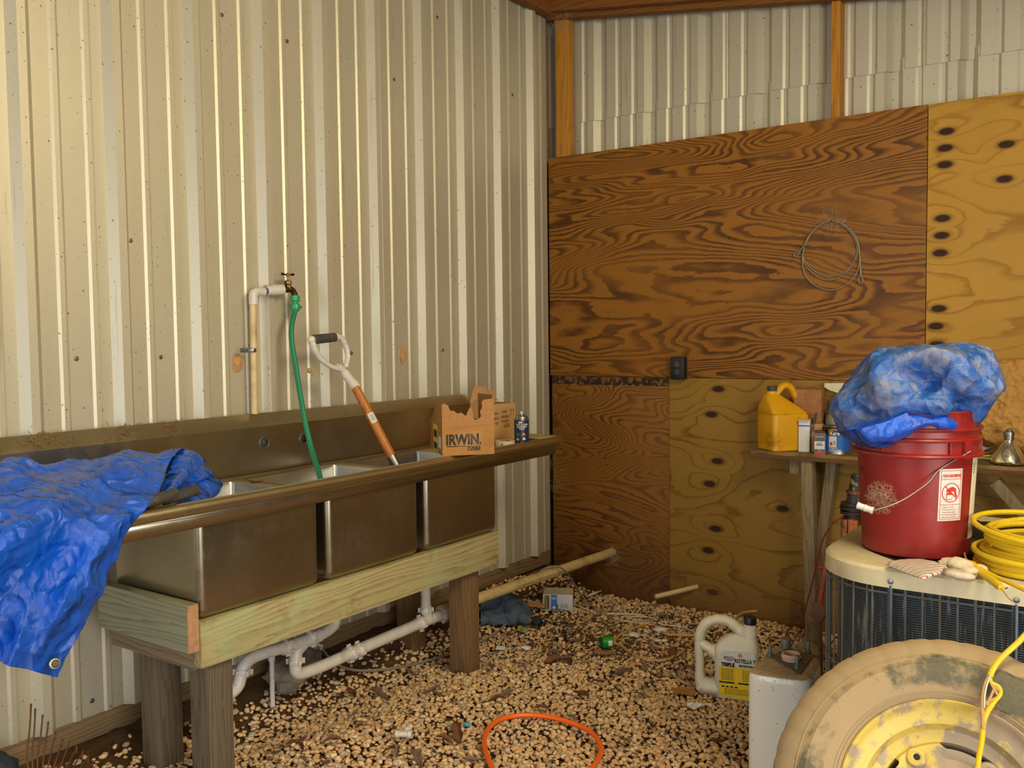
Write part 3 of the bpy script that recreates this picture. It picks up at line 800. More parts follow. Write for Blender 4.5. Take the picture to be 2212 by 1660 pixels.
pipe([A(620, 1398), A(575, 1410), A(545, 1422), A(527, 1440), A(520, 1462), A(513, 1484), A(495, 1500), A(470, 1510), A(440, 1500), A(432, 1470), A(432, 1400)], R1, 'trap', 4)
nut(A(525, 1452), (0, .1, 1), R1+.003)
pipe([A(640, 1415), A(638, 1440)], R1); nut(A(638.5, 1428), (0, 0, 1), R1+.003)
pipe([A(638, 1436), A(639, 1450), A(652, 1455), A(700, 1438), A(768, 1407)], R1+.001, 'elbow', 4)
nut(A(757, 1412), A(800, 1394)-A(700, 1438), R1+.005, .022); nut(A(775, 1405), A(800, 1394)-A(700, 1438), R1+.005, .022)
pipe([A(768, 1407), A(917, 1343), A(962, 1326)], R1+.002); nut(A(908, 1347), A(917, 1343)-A(768, 1407), R1+.005)
nut(A(957, 1327), A(917, 1343)-A(768, 1407), R1+.008, .035); 
pipe([A(925, 1340), A(921, 1322), A(920, 1308)], R1+.002, 'tee'); nut(A(920, 1318), (0, 0, 1), R1+.003); pipe([A(920, 1312), A(919, 1240)], R1)
pipe([A(919, 1240), A(919, 1240)+Vector((0, 0, .2))], R1)
# small down pipe with pipe glue stain
sp = thing('stub_pipe', 'thin white pipe standing upright in the gravel beneath the sink', 'pipe')
x_s = .2
obj('pipe', tube(bmesh.new(), [PX(587, 1414, x_s), G(589, 1530)], .0095, 12), PVC, sp)
obj('socket', tube(bmesh.new(), [PX(587, 1405, x_s), PX(587, 1428, x_s)], .0135, 12), PVC, sp)
# long waste pipe to the back wall
lw = thing('waste_pipe', 'long yellowed pipe running from under the sink into the back wall', 'pipe')
P0 = A(965, 1324); P1 = PY(1322, 1194, .0)
P0 = P1 + (PX(1040, 1291, XP-.0)-P1)*1.25
obj('pipe', tube(bmesh.new(), [P0, P1+Vector((0, .03, 0))], .0245, 20), PVCY, lw)
dirp = (P1-P0).normalized(); camdir = (CAM-(P0+P1)*.5).normalized()
side = (camdir - dirp*camdir.dot(dirp)).normalized(); dn = side.cross(dirp)
Mt = frame((P0+P1)*.5 + side*.0248, side, dirp)
q = .0248
def wrap(p):
    r = p-(P0+P1)*.5; a = r.dot(Mt.col[1].xyz)/q; l = r.dot(dirp); c = (P0+P1)*.5+dirp*l
    a -= .55
    return c + side*(math.cos(a)*q*1.004) + Mt.col[1].xyz*(math.sin(a)*q*1.004)
text('PVC-1120  SCH 40  PR 280 PSI @ 73F  ASTM D-1785  NSF-PW  2 IN  PVC-1120  SCH 40  PR 280 PSI @ 73F', .011, Mt, GREYP, lw, fn=wrap, sx=.82, ex=0)
sb = thing('capless_pipe_stub', 'short thin pipe poking out of the lower plywood near the ground', 'pipe')
a_, b_ = PY(1507, 1268, 0), PY(1507, 1268, 0)+Vector((-.02, -.16, -.0))
e_ = PY(1415, 1290, -.17)
bm = bmesh.new(); dd = (e_-a_).normalized(); L = (e_-a_).length
lathe(bm, [(.009, 0), (.013, 0), (.013, L), (.0095, L), (.0095, L-.05), (0, L-.05)], 16, frame(a_, dd, (0, 0, 1))); obj('pipe', bm, PVCY, sb)
# ================================================================== WATER SUPPLY
ws = thing('supply_pipe', 'yellowed water pipe strapped to the ribbed wall with a brass tap on top', 'pipe')
XS = .055
pt, pbm = PX(546, 640, XS), PX(552, 893, XS)
obj('riser', tube(bmesh.new(), [pt-Vector((0, 0, .02)), Vector((.05, pbm.y, 1.234))], .0132, 14), PVCY, ws)
pe = PX(547, 632, XS); pf = PX(598, 629, XS+.01)
obj('elbow', tube(bmesh.new(), [pe-Vector((0, 0, .045)), pe-Vector((0, 0, .012)), pe+Vector((0, .006, -.002)), pe+Vector((0, .022, .003)), pe+Vector((0, .05, .004))], .0175, 14, n=3), PVC, ws)
dz_ = Vector((0, 0, .004)); dpp = (pf-pe).normalized()
obj('nipple', tube(bmesh.new(), [pe+dz_, pf], .011, 12), ZINC, ws)
bm = bmesh.new(); M = frame(pe+dz_+dpp*.062, dpp, (0, 0, 1)); lathe(bm, [(.0, 0), (.014, 0), (.019, .004), (.019, .014), (.0165, .016), (.0165, .02), (.0205, .022), (.0205, .07), (.014, .072)], 18, M); obj('adapter', bm, PVC, ws)
tapb = obj('tap_body', tube(bmesh.new(), [pe+dz_+dpp*.13, pe+dz_+dpp*.15, pe+dz_+dpp*.168, pe+dpp*.182+Vector((0, 0, -.006)), pe+dpp*.19+Vector((0, 0, -.022))], [.012, .013, .0125, .012, .012], 14, n=3), BRASS, ws)
st0 = pe+dz_+dpp*.158
bm = bmesh.new(); lathe(bm, [(.013, .0), (.013, .016), (.0105, .018), (.0145, .02), (.0145, .032), (.008, .034), (.004, .036), (.004, .05), (.0075, .052), (.0075, .06), (.003, .063), (0, .063)], 6, T(*st0)); obj('bonnet', bm, BRASS, ws)
bm = bmesh.new(); hy = st0+Vector((0, 0, .056))
for s in (-1, 1): tube(bm, [hy, hy+Vector((0, s*.014, .001)), hy+Vector((0, s*.03, .003))], [.0028, .0026, .0052], 8, n=2)
obj('tap_handle', bm, DARKM, ws)
cl = PX(541, 757, XS); bm = bmesh.new()
Cc = Vector((.055+.003, cl.y+.004, cl.z))
tube(bm, [Cc+Vector((.0155*math.sin(a), .0155*math.cos(a), 0)) for a in np.linspace(-.3, PI+.3, 9)], .0018, 6, flat=4, up=(0, 0, 1))
box(bm, (Cc.x-.012, Cc.y-.045, Cc.z-.008), (Cc.x-.009, Cc.y-.013, Cc.z+.008)); obj('pipe_strap', bm, ZINC, ws)
bm = bmesh.new(); lathe(bm, [(0, .006), (.006, .006), (.006, 0)], 6, T(Cc.x-.008, Cc.y-.035, Cc.z) @ RY(PI/2)); obj('screw', bm, ZINC, ws)
gh = thing('garden_hose', 'green braided garden hose hanging from the brass tap into the sink', 'hose')
hb = pe+dpp*.19+Vector((0, 0, -.026))
hx = hb.x
bm = bmesh.new(); lathe(bm, [(.008, .004), (.0185, .004), (.0195, -.012), (.0175, -.018), (.012, -.02), (.012, -.026), (.019, -.03), (.0205, -.038), (.0195, -.05), (.013, -.058)], 12, T(*hb)); obj('coupling', bm, HOSEC, gh)
bm = bmesh.new()
for s in (-1, 1): lathe(bm, [(0, .003), (.004, .003), (.0045, 0)], 8, frame(hb+Vector((.018, s*.013, -.042)), (1, s*.4, 0), (0, 0, 1)))
obj('screw', bm, ZINC, gh)
hp = [hb+Vector((0, 0, -.05)), PX(629, 720, hx+.03), PX(640, 800, hx+.08), PX(655, 890, hx+.15), PX(671, 965, hx+.21), PX(688, 1020, .36), PX(697, 1060, .40), PX(710, 1130, .40)]
obj('hose_tube', tube(bmesh.new(), hp, .0105, 12, n=8), HOSE, gh)
# ================================================================== THINGS IN AND ON THE SINK
def V(px, py, x): return PX(px, py, x)
def lerp(a, b, t): return a+(b-a)*t
tp = thing('tarp', 'glossy blue tarp draped over the left end of the sink', 'tarp')
Rr = [((-90, 1070), (395, 1010), .22), ((-90, 1012), (398, 961), .30), ((-90, 1030), (372, 985), .42), ((-90, 1062), (347, 1045), .55), ((-90, 1115), (318, 1098), .665), ((-90, 1170), (285, 1160), .69), ((-90, 1235), (252, 1225), .675), ((-90, 1300), (215, 1300), .685), ((-90, 1365), (172, 1385), .67), ((-90, 1412), (131, 1467), .66)]
rows = []
for j, (l, r_, x) in enumerate(Rr):
    row = []
    for i in range(9):
        t = i/8; px = lerp(l[0], r_[0], t); py = lerp(l[1], r_[1], t)
        if 1 <= j <= 2: py += -14*math.sin(t*9.5) * (1-t) + (6*math.sin(t*22) if j == 1 else 0)
        xx = x + (.03*math.sin(t*11+j*.9) if j >= 3 else .015*math.sin(t*8)) * (1-.6*(t > .95))
        if j >= 6: xx += .02*math.sin(t*17)
        row.append(V(px, py, xx))
    rows.append(row)
def td(p, u, v):
    return .018*crease(p, 5.2, 1) + .006*crease(p, 15, 2)
obj('sheet', net(rows, 12, 11, td), TARP, tp, sharp=None, solid=.0012)
fl = [
 [[(335, 1085, .60), (362, 1020, .46), (385, 968, .30)], [(360, 1066, .60), (398, 1012, .46), (420, 972, .33)], [(372, 1064, .585), (413, 1028, .46), (447, 995, .34)], [(366, 1068, .56), (407, 1034, .43), (440, 1003, .33)]],
 [[(350, 1085, .57), (395, 1040, .44), (432, 1000, .32)], [(388, 1072, .575), (428, 1040, .45), (463, 1021, .34)], [(384, 1078, .55), (424, 1048, .43), (458, 1028, .33)]],
 [[(370, 1095, .57), (415, 1055, .44), (450, 1020, .33)], [(405, 1088, .57), (450, 1062, .45), (483, 1044, .35)], [(425, 1092, .56), (458, 1078, .46), (474, 1066, .37)], [(415, 1094, .53), (450, 1084, .43), (465, 1070, .35)]]]
for f_ in fl:
    obj('fold', net([[V(*p) for p in r_] for r_ in f_], 8, 7, lambda p, u, v: .006*crease(p, 9, 3)), TARP, tp, sharp=None, solid=.0012)
g = V(118, 1434, .668); gn_ = (CAM-g).normalized(); gn_ = (gn_+Vector((1, 0, 0))).normalized()
def surf_front(obj_, px, py):
    o_, d = CAM, ray(px, py).normalized()
    me = obj_.data
    from mathutils.bvhtree import BVHTree
    b = bmesh.new(); b.from_mesh(me); t = BVHTree.FromBMesh(b); b.free()
    return t.ray_cast(o_, d)
hit = surf_front(tp.children[0], 118, 1434)
if hit[0]:
    g = hit[0]; gn_ = hit[1] if hit[1].dot(CAM-g) > 0 else -hit[1]
b = bmesh.new(); lathe(b, [(.0075, .002), (.0095, .0052), (.0125, .0048), (.0145, .002), (.0145, .0), (.0075, 0)], 24, frame(g, gn_, (0, 0, 1))); obj('grommet', b, ZINC, tp)
b = bmesh.new(); lathe(b, [(0, .0022), (.0076, .0022)], 20, frame(g, gn_, (0, 0, 1))); obj('grommet_hole', b, BASE_HOLE if 'BASE_HOLE' in globals() else plain('hole_through', rgb(96, 88, 66), .9), tp)
# lopper
lp = thing('lopper', 'pair of black rubber lopper grips poking out from under the blue tarp', 'lopper')
for k, (a, b_, c) in enumerate((((250, 1112, .60), (318, 1086, .612), (381, 1064, .60)), ((300, 1102, .565), (360, 1080, .57), (428, 1058, .555)))):
    A_, B_, C_ = V(*a), V(*b_), V(*c)
    A_.z = max(A_.z, 1.04)
    h_ = obj('grip', tube(bmesh.new(), [B_+(A_-B_)*.15, B_, lerp(B_, C_, .5), lerp(B_, C_, .85), C_], [.0135, .0135, .015, .0155, .0155, .0155, .014, .010], 14, n=6), RUBG, lp)
    obj('arm', tube(bmesh.new(), [A_, B_], .008, 8), ORM, lp)
    bb = bmesh.new(); tube(bb, [C_, C_+(C_-B_).normalized()*.004, C_+(C_-B_).normalized()*.007], [.0105, .007, .001], 14); obj('grip_end', bb, RUBG, lp)
# shovel
sh = thing('shovel', 'shovel with ivory D grip and varnished wooden shaft standing in the sink', 'shovel')
g1, g2 = V(676, 734, .20), V(723, 729, .20)
obj('grip_sleeve', tube(bmesh.new(), [g1, g2], [.0185, .0175], 18), RUBG, sh)
E1, E2 = lerp(g1, g2, -.06), lerp(g1, g2, 1.07)
bm = bmesh.new()
tube(bm, [E2+Vector((0, 0, .004)), V(738, 733, .2), V(748, 752, .2), V(751, 775, .205), V(745, 795, .21)], [.012, .0125, .0105, .0095, .011], 12, n=6, flat=1.25, up=(1, 0, 0))
tube(bm, [E1, V(678, 752, .2), V(692, 775, .2), V(713, 791, .205), V(735, 799, .21)], [.012, .0125, .0105, .0095, .011], 12, n=6, flat=1.25, up=(1, 0, 0))
tube(bm, [V(726, 788, .207), V(740, 800, .21), V(752, 816, .217), V(769, 838, .226)], [.008, .0165, .0185, .0215], 16, n=4)
for e in (E1, E2): bmesh.ops.create_icosphere(bm, subdivisions=2, radius=.0165, matrix=T(*e))
obj('d_handle', bm, DGRIP, sh)
s0, s1 = V(765, 832, .225), V(848, 990, .37)
obj('shaft', tube(bmesh.new(), [s0, lerp(s0, s1, .5), s1], [.0175, .0185, .0175], 18), HANDW, sh)
dsh = (s1-s0).normalized()
obj('socket', tube(bmesh.new(), [s1-dsh*.01, s1+dsh*.05, s1+dsh*.12], [.0195, .0175, .015], 16), ZINC, sh)
bm = bmesh.new()
side_ = dsh.cross(Vector((1, 0, 0))).normalized(); nb = side_.cross(dsh)
grid(bm, lambda u, v: s1+dsh*(.09+.13*v)+side_*((u-.5)*.16*(1-.3*max(0, v-.6)))+nb*(.06*(u-.5)**2), 8, 8)
obj('blade', bm, ZINC, sh, solid=.002)
lc = lerp(s0, s1, .46); sd = (CAM-lc).normalized(); sd = (sd-dsh*sd.dot(dsh)).normalized(); w_ = dsh.cross(sd)
bm = bmesh.new(); grid(bm, lambda u, v: lc+dsh*(v-.5)*.042+(sd*math.cos((u-.5)*1.5-.25)+w_*math.sin((u-.5)*1.5-.25))*.0187, 6, 2); lb_ = obj('price_label', bm, PAPER, sh); lb_['label'] = 'white barcode sticker'
bm = bmesh.new()
for i in range(12):
    t_ = -.013+i*.0023; lw_ = .0006+.0006*(i % 3 == 0)
    grid(bm, lambda u, v: lc+dsh*(t_+lw_*v)+(sd*math.cos((u-.2)*.7-.45)+w_*math.sin((u-.2)*.7-.45))*.0189, 3, 1)
obj('barcode', bm, INK, sh)
# cardboard boxes
def carton(name, label, FLp, FRp, depth, h, m, parts=True):
    ex = (FRp-FLp); W_ = ex.length; ex.normalize(); ey = Vector((-ex.y, ex.x, 0)); 
    t = thing(name, label, 'box', FLp, math.atan2(ex.y, ex.x))
    for nm, a, b_ in (('front_wall', (0, 0, 0), (W_, .003, h)), ('back_wall', (0, depth-.003, 0), (W_, depth, h)), ('side_wall', (0, .0031, 0), (.003, depth-.0031, h)), ('side_wall', (W_-.003, .0031, 0), (W_, depth-.0031, h)), ('bottom', (.0031, .0031, 0), (W_-.0031, depth-.0031, .003))):
        obj(nm, box(bmesh.new(), a, b_), m, t)
    return t, W_
def ptl(t, p): return t.matrix_world.inverted() @ Vector(p)
zb_ = 1.062
FLp, FRp = PZ(956, 987, zb_-.004), PZ(1068, 982, zb_-.004); FRp = FLp + (FRp-FLp).normalized()*(FRp-FLp).length
t, W_ = carton('cardboard_box', 'torn open cardboard tool box with bold black lettering on the sink corner', FLp, FRp, .28, .112, CARD)
t.location.z = zb_-.002
H_ = .112
jag = [(0, 0), (W_, 0), (W_, .11), (W_*.965, .112), (W_*.80, .108), (W_*.765, .100), (W_*.775, .078), (W_*.73, .060), (W_*.75, .040), (W_*.70, .028), (W_*.64, .024), (W_*.60, .030), (W_*.59, .060), (W_*.56, .080), (W_*.52, .074), (W_*.49, .060), (W_*.46, .044), (W_*.42, .050), (W_*.36, .058), (W_*.30, .052), (W_*.22, .066), (W_*.17, .064), (W_*.11, .090), (W_*.04, .098), (0, .096)]
jj = [(x, z+.0012*math.sin(i*7)) for i, (x, z) in enumerate(jag)]
bm = bmesh.new(); prism(bm, [(x, H_+z*.92) for x, z in jj], .003); o = obj('torn_flap', bm, CARDR, t)
bm = bmesh.new(); prism(bm, [(x, z) for x, z in ((0, 0), (.27, 0), (.265, .085), (.01, .10))], .003, T(.002, .276, H_) @ RZ(-PI/2) @ RX(-.28)); obj('flap', bm, CARD, t)
bm = bmesh.new(); prism(bm, [(x, z) for x, z in ((0, 0), (.27, 0), (.27, .118), (.0, .108))], .003, T(W_-.001, .276, H_) @ RZ(-PI/2) @ RX(.02)); obj('flap', bm, CARD, t)
bm = bmesh.new(); box(bm, (.01, .281, H_-.002), (W_-.01, .345, H_+.001), M=T(0, 0, 0)); obj('flap', bm, CARD, t)
FRONT = lambda x, z, y=-.0006: T(x, y, z) @ RX(PI/2)
text('IRWIN.', .056, FRONT(W_*.41, .042), INK, t, .0020, sx=.80)
text('TOOLS', .016, FRONT(W_*.60, .022), INK, t, .0008, sx=1.0)
bm = bmesh.new(); box(bm, (W_*.08, -.0008, .0335), (W_*.46, -.0002, .0368)); box(bm, (W_*.47, -.0008, .0175), (W_*.72, -.0002, .020)); obj('underline', bm, INK, t)['kind'] = 'stuff'
bm = bmesh.new(); grid(bm, lambda u, v: (W_*.28+u*.10, -.0009-.0006*math.sin(u*9+v*5), .03+v*.055+u*.01), 6, 6); 
obj('tape_wrinkle', bm, N('clear_tape').out(rgb(196, 150, 90), .12, 0, .6, Alpha=.07), t)
SIDE = lambda y, z: T(-.0006, y, z) @ RZ(-PI/2) @ RX(PI/2)
bm = bmesh.new(); box(bm, (-.0008, .10, .004), (-.0001, .205, .110)); obj('yellow_label', bm, YEL, t)
bm = bmesh.new()
for y0, z0, z1 in ((.112, .058, .088), (.112, .012, .038)):
    for i in range(16): box(bm, (-.0012, y0+i*.005, z0), (-.0006, y0+i*.005+.002+.0015*(i % 3 == 0), z1))
obj('barcode', bm, INK, t)['kind'] = 'stuff'
bm = bmesh.new(); box(bm, (-.0008, .03, .025), (-.0001, .08, .07)); obj('paper_label', bm, PAPER, t)
bm = bmesh.new(); 
tube(bm, [(-.001, .24+.026*math.cos(a), .055+.03*math.sin(a)) for a in np.linspace(0, 2*PI, 16)[:-1]], .0012, 4, closed=True); obj('red_stamp', bm, RED, t)
# second box
a2, b2 = PZ(1064, 958, 1.026), PZ(1120, 951, 1.026)
t2, W2 = carton('cardboard_box', 'light cardboard box with arrows, small print and 1638 behind the spray can', a2, a2+(b2-a2).normalized()*.15, .15, .178, CARDL)
bm = bmesh.new(); prism(bm, [(0, 0), (W2, 0), (W2*.99, .06), (W2*.74, .064), (W2*.72, .05), (W2*.62, .055), (W2*.60, .07), (W2*.1, .085), (0, .05)], .003, T(0, .147, .178) @ RX(.25)); obj('flap', bm, CARDL, t2)
bm = bmesh.new(); prism(bm, [(0, 0), (.15, 0), (.14, .05), (.01, .05)], .003, T(0, .15, .178) @ RZ(-PI/2) @ RX(-1.1)); obj('flap', bm, CARDL, t2)
text('1638', .028, FRONT(W2*.60, .066), INK, t2, -.0002, sx=.72)
for (x, z, s_) in ((.18, .135, 'ITEM NO\nQTY 24'), (.18, .112, 'GROSS WT\nNET WT'), (.18, .09, 'CARTON\nSIZE'), (.52, .14, 'THIS SIDE\nUP ONLY'), (.54, .118, 'HANDLE WITH\nCARE ALWAYS'), (.54, .096, 'DO NOT DROP\nKEEP DRY')):
    text(s_, .0065, FRONT(W2*x, z), INK, t2, .0001, sx=1.1)
bm = bmesh.new()
for x in (.80, .91):
    prism(bm, [(W2*x-.0008, .115), (W2*x+.0008, .115), (W2*x+.0008, .143), (W2*x+.004, .143), (W2*x, .151), (W2*x-.004, .143), (W2*x-.0008, .143)], .0005, T(0, -.0007, 0))
obj('up_arrows', bm, INK, t2)
# spray can
def cylmap(R, s=1.0):
    def f(p):
        a = p.x/R; return Vector((R*math.sin(a)*s, -R*math.cos(a)*s, p.z))
    return f
pc = PZ(1127, 965, 1.03); rc = math.atan2((CAM-pc).y, (CAM-pc).x)+PI/2
t = thing('spray_can', 'blue spray paint can with white nozzle standing at the sink corner', 'spray can', pc, rc)
R_ = .0325
bm = bmesh.new(); lathe(bm, [(0, 0), (.029, 0), (R_-.001, .002), (R_, .004), (R_, .006)], 32); obj('base_rim', bm, ZINC, t)
bm = bmesh.new(); lathe(bm, [(R_-.0004, .006), (R_-.0004, .118)], 32); obj('can_body', bm, BLUED, t)
bm = bmesh.new(); lathe(bm, [(R_, .117), (R_+.0006, .119), (R_, .121), (.028, .123), (.027, .130), (.023, .136), (.0165, .138), (.015, .141), (.009, .139), (.004, .139), (.004, .143)], 32); obj('dome', bm, ZINC, t)
bm = bmesh.new(); lathe(bm, [(.003, .141), (.0058, .143), (.0056, .155), (.0, .156)], 14); obj('nozzle', bm, WHITE, t)
CM = cylmap(R_+.0002)
text('FLEET & FARM\nEQUIPMENT\nPAINT', .0108, T(.002, 0, .096) @ RX(PI/2), PAPER, t, .0003, fn=CM, sx=.82, ex=0)
def cpatch(x0, x1, z0, z1, m, name, R=R_, parent=None, off=.0003, seg=8):
    f = cylmap(R+off); b = bmesh.new(); grid(b, lambda u, v: f(Vector((lerp(x0, x1, u), 0, lerp(z0, z1, v)))), seg, 1); return obj(name, b, m, parent or t)
cpatch(-.014, .004, .106, .113, PAPER, 'emblem')
text('A', .006, T(-.005, 0, .107) @ RX(PI/2), RED, t, .0003, fn=cylmap(R_+.0006), ex=0)
for (x, z, m_) in ((-.016, .052, GREENC), (.010, .052, ORANGE), (-.018, .03, GOLD), (.011, .032, PAPER), (-.002, .012, ORANGE)):
    cpatch(x-.007, x+.007, z, z+.0075, m_, 'printed_vehicle'); cpatch(x-.003, x+.004, z+.0072, z+.0115, m_, 'printed_vehicle')
# roll of tape
pc = PZ(1091, 965, 1.032)
t = thing('masking_tape_roll', 'cream roll of tape lying beside the spray can', 'tape', pc)
bm = bmesh.new(); lathe(bm, [(.026, 0), (.043, 0), (.0435, .002), (.0435, .024), (.043, .026), (.026, .026), (.026, 0)], 36); obj('roll', bm, CREAM, t)
bm = bmesh.new(); lathe(bm, [(.0235, .0), (.0262, 0), (.0262, .0262), (.0235, .0262), (.0235, 0)], 36); obj('core', bm, CARD, t)
bm = bmesh.new(); tube(bm, [(.02, -.0438, .02), (.024, -.05, .012), (.03, -.0475, .003)], .0022, 6, n=4, flat=4); obj('loose_end', bm, CREAM, t)
# scissors inside the torn box
pc = V(950, 905, .30)
t = thing('scissors', 'yellow handled scissors standing behind the torn cardboard box', 'scissors')
hc = pc
for k, (dx, dz_) in enumerate(((0, 0), (.012, -.035))):
    c = hc + Vector((0, dx, dz_))
    obj('finger_loop', tube(bmesh.new(), [c+Vector((0, .013*math.cos(a), .021*math.sin(a))) for a in np.linspace(0, 2*PI, 15)[:-1]], .0032, 8, closed=True), YEL, t)
bm = bmesh.new(); beam(bm, hc+Vector((0, .01, -.02)), hc+Vector((0, .04, -.12)), .003, .012, .001, up=(0, 1, 0)); obj('blade', bm, ZINC, t)
# leaf on the deck
def leafmesh(L, w, curl, seed):
    b = bmesh.new(); random.seed(seed); k = random.uniform(.5, 1.6)
    def f(u, v):
        s = math.sin(PI*min(1, max(0, u))**.8)
        lob = 1+.28*math.sin(u*19+seed)*(abs(v-.5)*2)
        y = (v-.5)*w*s*lob
        return ((u-.5)*L, y, curl*(abs(v-.5)*2)**1.5*s*k + curl*.8*math.sin(u*3.3+seed)+.002*math.sin(u*14+v*9))
    grid(b, f, 10, 6); bmesh.ops.remove_doubles(b, verts=b.verts, dist=1e-5)
    tube(b, [(L*.48, 0, curl*.6), (L*.62, .003, curl*.4)], .0008, 5)
    return b
o = obj('dead_leaf', leafmesh(.05, .02, .008, 3), LEAF); o.location = PZ(553, 1040, 1.018); o.rotation_euler = (0, 0, 1.2); tag(o, 'curled brown leaf on the sink deck between two basins', 'leaf')
# mud nests
for k, (px, py, lx, lz, lab) in enumerate(((513, 785, .022, .034, 'lumpy brown wasp nest of mud on the ribbed wall left of the strap'), (870, 769, .016, .04, 'oblong orange brown mud scar on the ribbed wall above the sink'), (668, 801, .010, .010, 'tiny mud nest on the wall between the hose and the shovel'))):
    p = V(px, py, .004); b = bmesh.new(); bmesh.ops.create_icosphere(b, subdivisions=3, radius=1)
    for v in b.verts:
        d = 1+.3*noise.noise(v.co*2.2+Vector((k*5, 0, 0)))
        v.co = Vector((max(v.co.x, -.1)*.012*d, v.co.y*lx*d, v.co.z*lz*d))
    o = obj('mud_nest', b, MUD, loc=p); tag(o, lab, 'nest')
b = bmesh.new(); bmesh.ops.create_icosphere(b, subdivisions=2, radius=1)
for v in b.verts: v.co = Vector((v.co.x*.008, v.co.y*.013, v.co.z*.006))*(1+.3*noise.noise(v.co*2))
o = obj('mud_nest', b, MUD, loc=pe+Vector((0, .062, .024))); tag(o, 'small mud lump stuck on top of the white pipe fitting', 'nest')

# ================================================================== BACK WALL ITEMS
t = thing('outlet_box', 'black outlet box screwed to the dark plywood above the sheet joint', 'outlet')
a_, b_ = PY(1451, 819, -.04), PY(1478, 772, -.04)
box_c = bmesh.new(); box(box_c, (a_.x, -.046, a_.z), (b_.x, -.003, b_.z), .004); obj('box', box_c, BLACK, t)
cx_ = (a_.x+b_.x)/2; czz = (a_.z+b_.z)/2
bm = bmesh.new(); box(bm, (a_.x-.003, -.051, a_.z-.003), (b_.x+.003, -.046, b_.z+.003), .002); obj('cover_plate', bm, BLACK, t)
for dz_ in (-.021, .021):
    bm = bmesh.new(); lathe(bm, [(0, .002), (.0145, .002), (.0155, 0)], 20, T(cx_, -.051, czz+dz_) @ RX(PI/2)); so = obj('socket', bm, RUBG, t)
    bm = bmesh.new()
    for dx in (-.005, .005): box(bm, (cx_+dx-.001, -.0537, czz+dz_), (cx_+dx+.001, -.053, czz+dz_+.008))
    obj('slots', bm, BLACK, so)
# wire rope coil
t = thing('wire_rope_coil', 'coil of thin wire rope hanging from a nail on the dark plywood', 'wire rope')
def W2p(px, py, y=-.012): return PY(1700+px/5.533, 380+py/5.533, y)
loops = [[(530, 535), (380, 600), (250, 740), (195, 900), (215, 1020), (330, 1140), (480, 1195), (620, 1180), (740, 1100), (820, 980), (835, 860), (770, 700), (660, 590)],
         [(525, 535), (370, 615), (245, 760), (190, 960), (230, 1080), (350, 1200), (480, 1245), (600, 1225), (730, 1130), (830, 960), (850, 850), (790, 700), (690, 600)],
         [(520, 540), (390, 590), (260, 720), (205, 860), (185, 1000), (215, 1170), (320, 1300), (500, 1365), (660, 1330), (790, 1230), (860, 1080), (860, 900), (800, 720), (650, 570)]]
for i, L_ in enumerate(loops): obj('loop', tube(bmesh.new(), [W2p(x, y, -.010-.005*i) for x, y in L_], .0024, 8, closed=True, n=5), CABG, t)
obj('loop', tube(bmesh.new(), [W2p(*p, -.022) for p in ((530, 535), (660, 570), (780, 660), (845, 780), (870, 930), (880, 1100))], .0024, 8, n=5), CABG, t)
obj('loop', tube(bmesh.new(), [W2p(*p, -.022) for p in ((520, 535), (400, 585), (290, 690), (215, 830))], .0024, 8, n=5), CABG, t)
for (a, b_, eye) in (((880, 1105), (882, 1185), [(882, 1185), (855, 1240), (862, 1275), (882, 1287), (903, 1270), (905, 1235)]), ((213, 828), (160, 892), [(160, 892), (105, 920), (85, 950), (100, 962), (122, 950), (150, 915)])):
    f_ = obj('ferrule', tube(bmesh.new(), [W2p(*a, -.022), W2p(*b_, -.022)], .0046, 10), ZINC, t)
    obj('eye', tube(bmesh.new(), [W2p(*p, -.022) for p in eye], .0024, 8, closed=True, n=4), CABG, t)
obj('nail', tube(bmesh.new(), [W2p(525, 525, .004), W2p(535, 545, -.045)], .0022, 8), DARKM, t)
# nails in the panels
for (px, py) in ((1316, 328), (1316, 508), (1316, 690), (1576, 362), (1574, 516), (1572, 655), (1848, 325), (1310, 398), (1840, 310), (1310, 1005), (1308, 990)):
    p = PY(px, py, -.002); b = bmesh.new(); lathe(b, [(0, .002), (.003, .0015), (.004, 0)], 8, T(p.x, p.y, p.z) @ RX(PI/2)); obj('nail', b, DARKM, wb)
# ================================================================== WORKBENCH
TZ = .965
wc = PZ(1621, 973, TZ); YF = wc.y
t = thing('workbench', 'plywood topped workbench on slanting timber legs against the back wall', 'workbench')
bx('tabletop', (wc.x, YF, TZ-.016), (3.3, -.006, TZ), W_TTOP, t, .001)
o = obj('tabletop_edge', box(bmesh.new(), (wc.x-.001, YF-.002, TZ-.034), (3.3, -.006, TZ-.0165), .001), W_PLY, t)
def leg(p, q, w=.05, h=.07, name='leg', m=W_TABLE, up=(0, 1, 0)): return obj(name, beam(bmesh.new(), p, q, w, h, .003, up), m, t)
lt = PY(1746, 1003, YF+.045); lb = G(1758, 1402); lb = PY(1760, 1392, YF+.02); 
leg(Vector((lt.x, lt.y, TZ-.036)), Vector((lb.x, lb.y-.02, gz(lb.x, lb.y)-.02)), .05, .06)
l2t = PY(1800, 1010, -.06); l2b = PY(1748, 1360, -.06)
leg(Vector((l2t.x, -.06, TZ-.036)), Vector((l2b.x, -.06, .03)), .045, .06)
cl_ = PY(1707, 1000, YF+.06)
bx('cleat', (cl_.x, YF+.05, TZ-.105), (cl_.x+.065, -.02, TZ-.036), W_TABLE, t)
leg(PY(2150, 1040, YF+.06), PY(2250, 1150, YF+.06), .045, .06, 'brace')
leg(Vector((3.15, YF+.05, TZ-.036)), Vector((3.2, YF+.03, .05)), .05, .06)
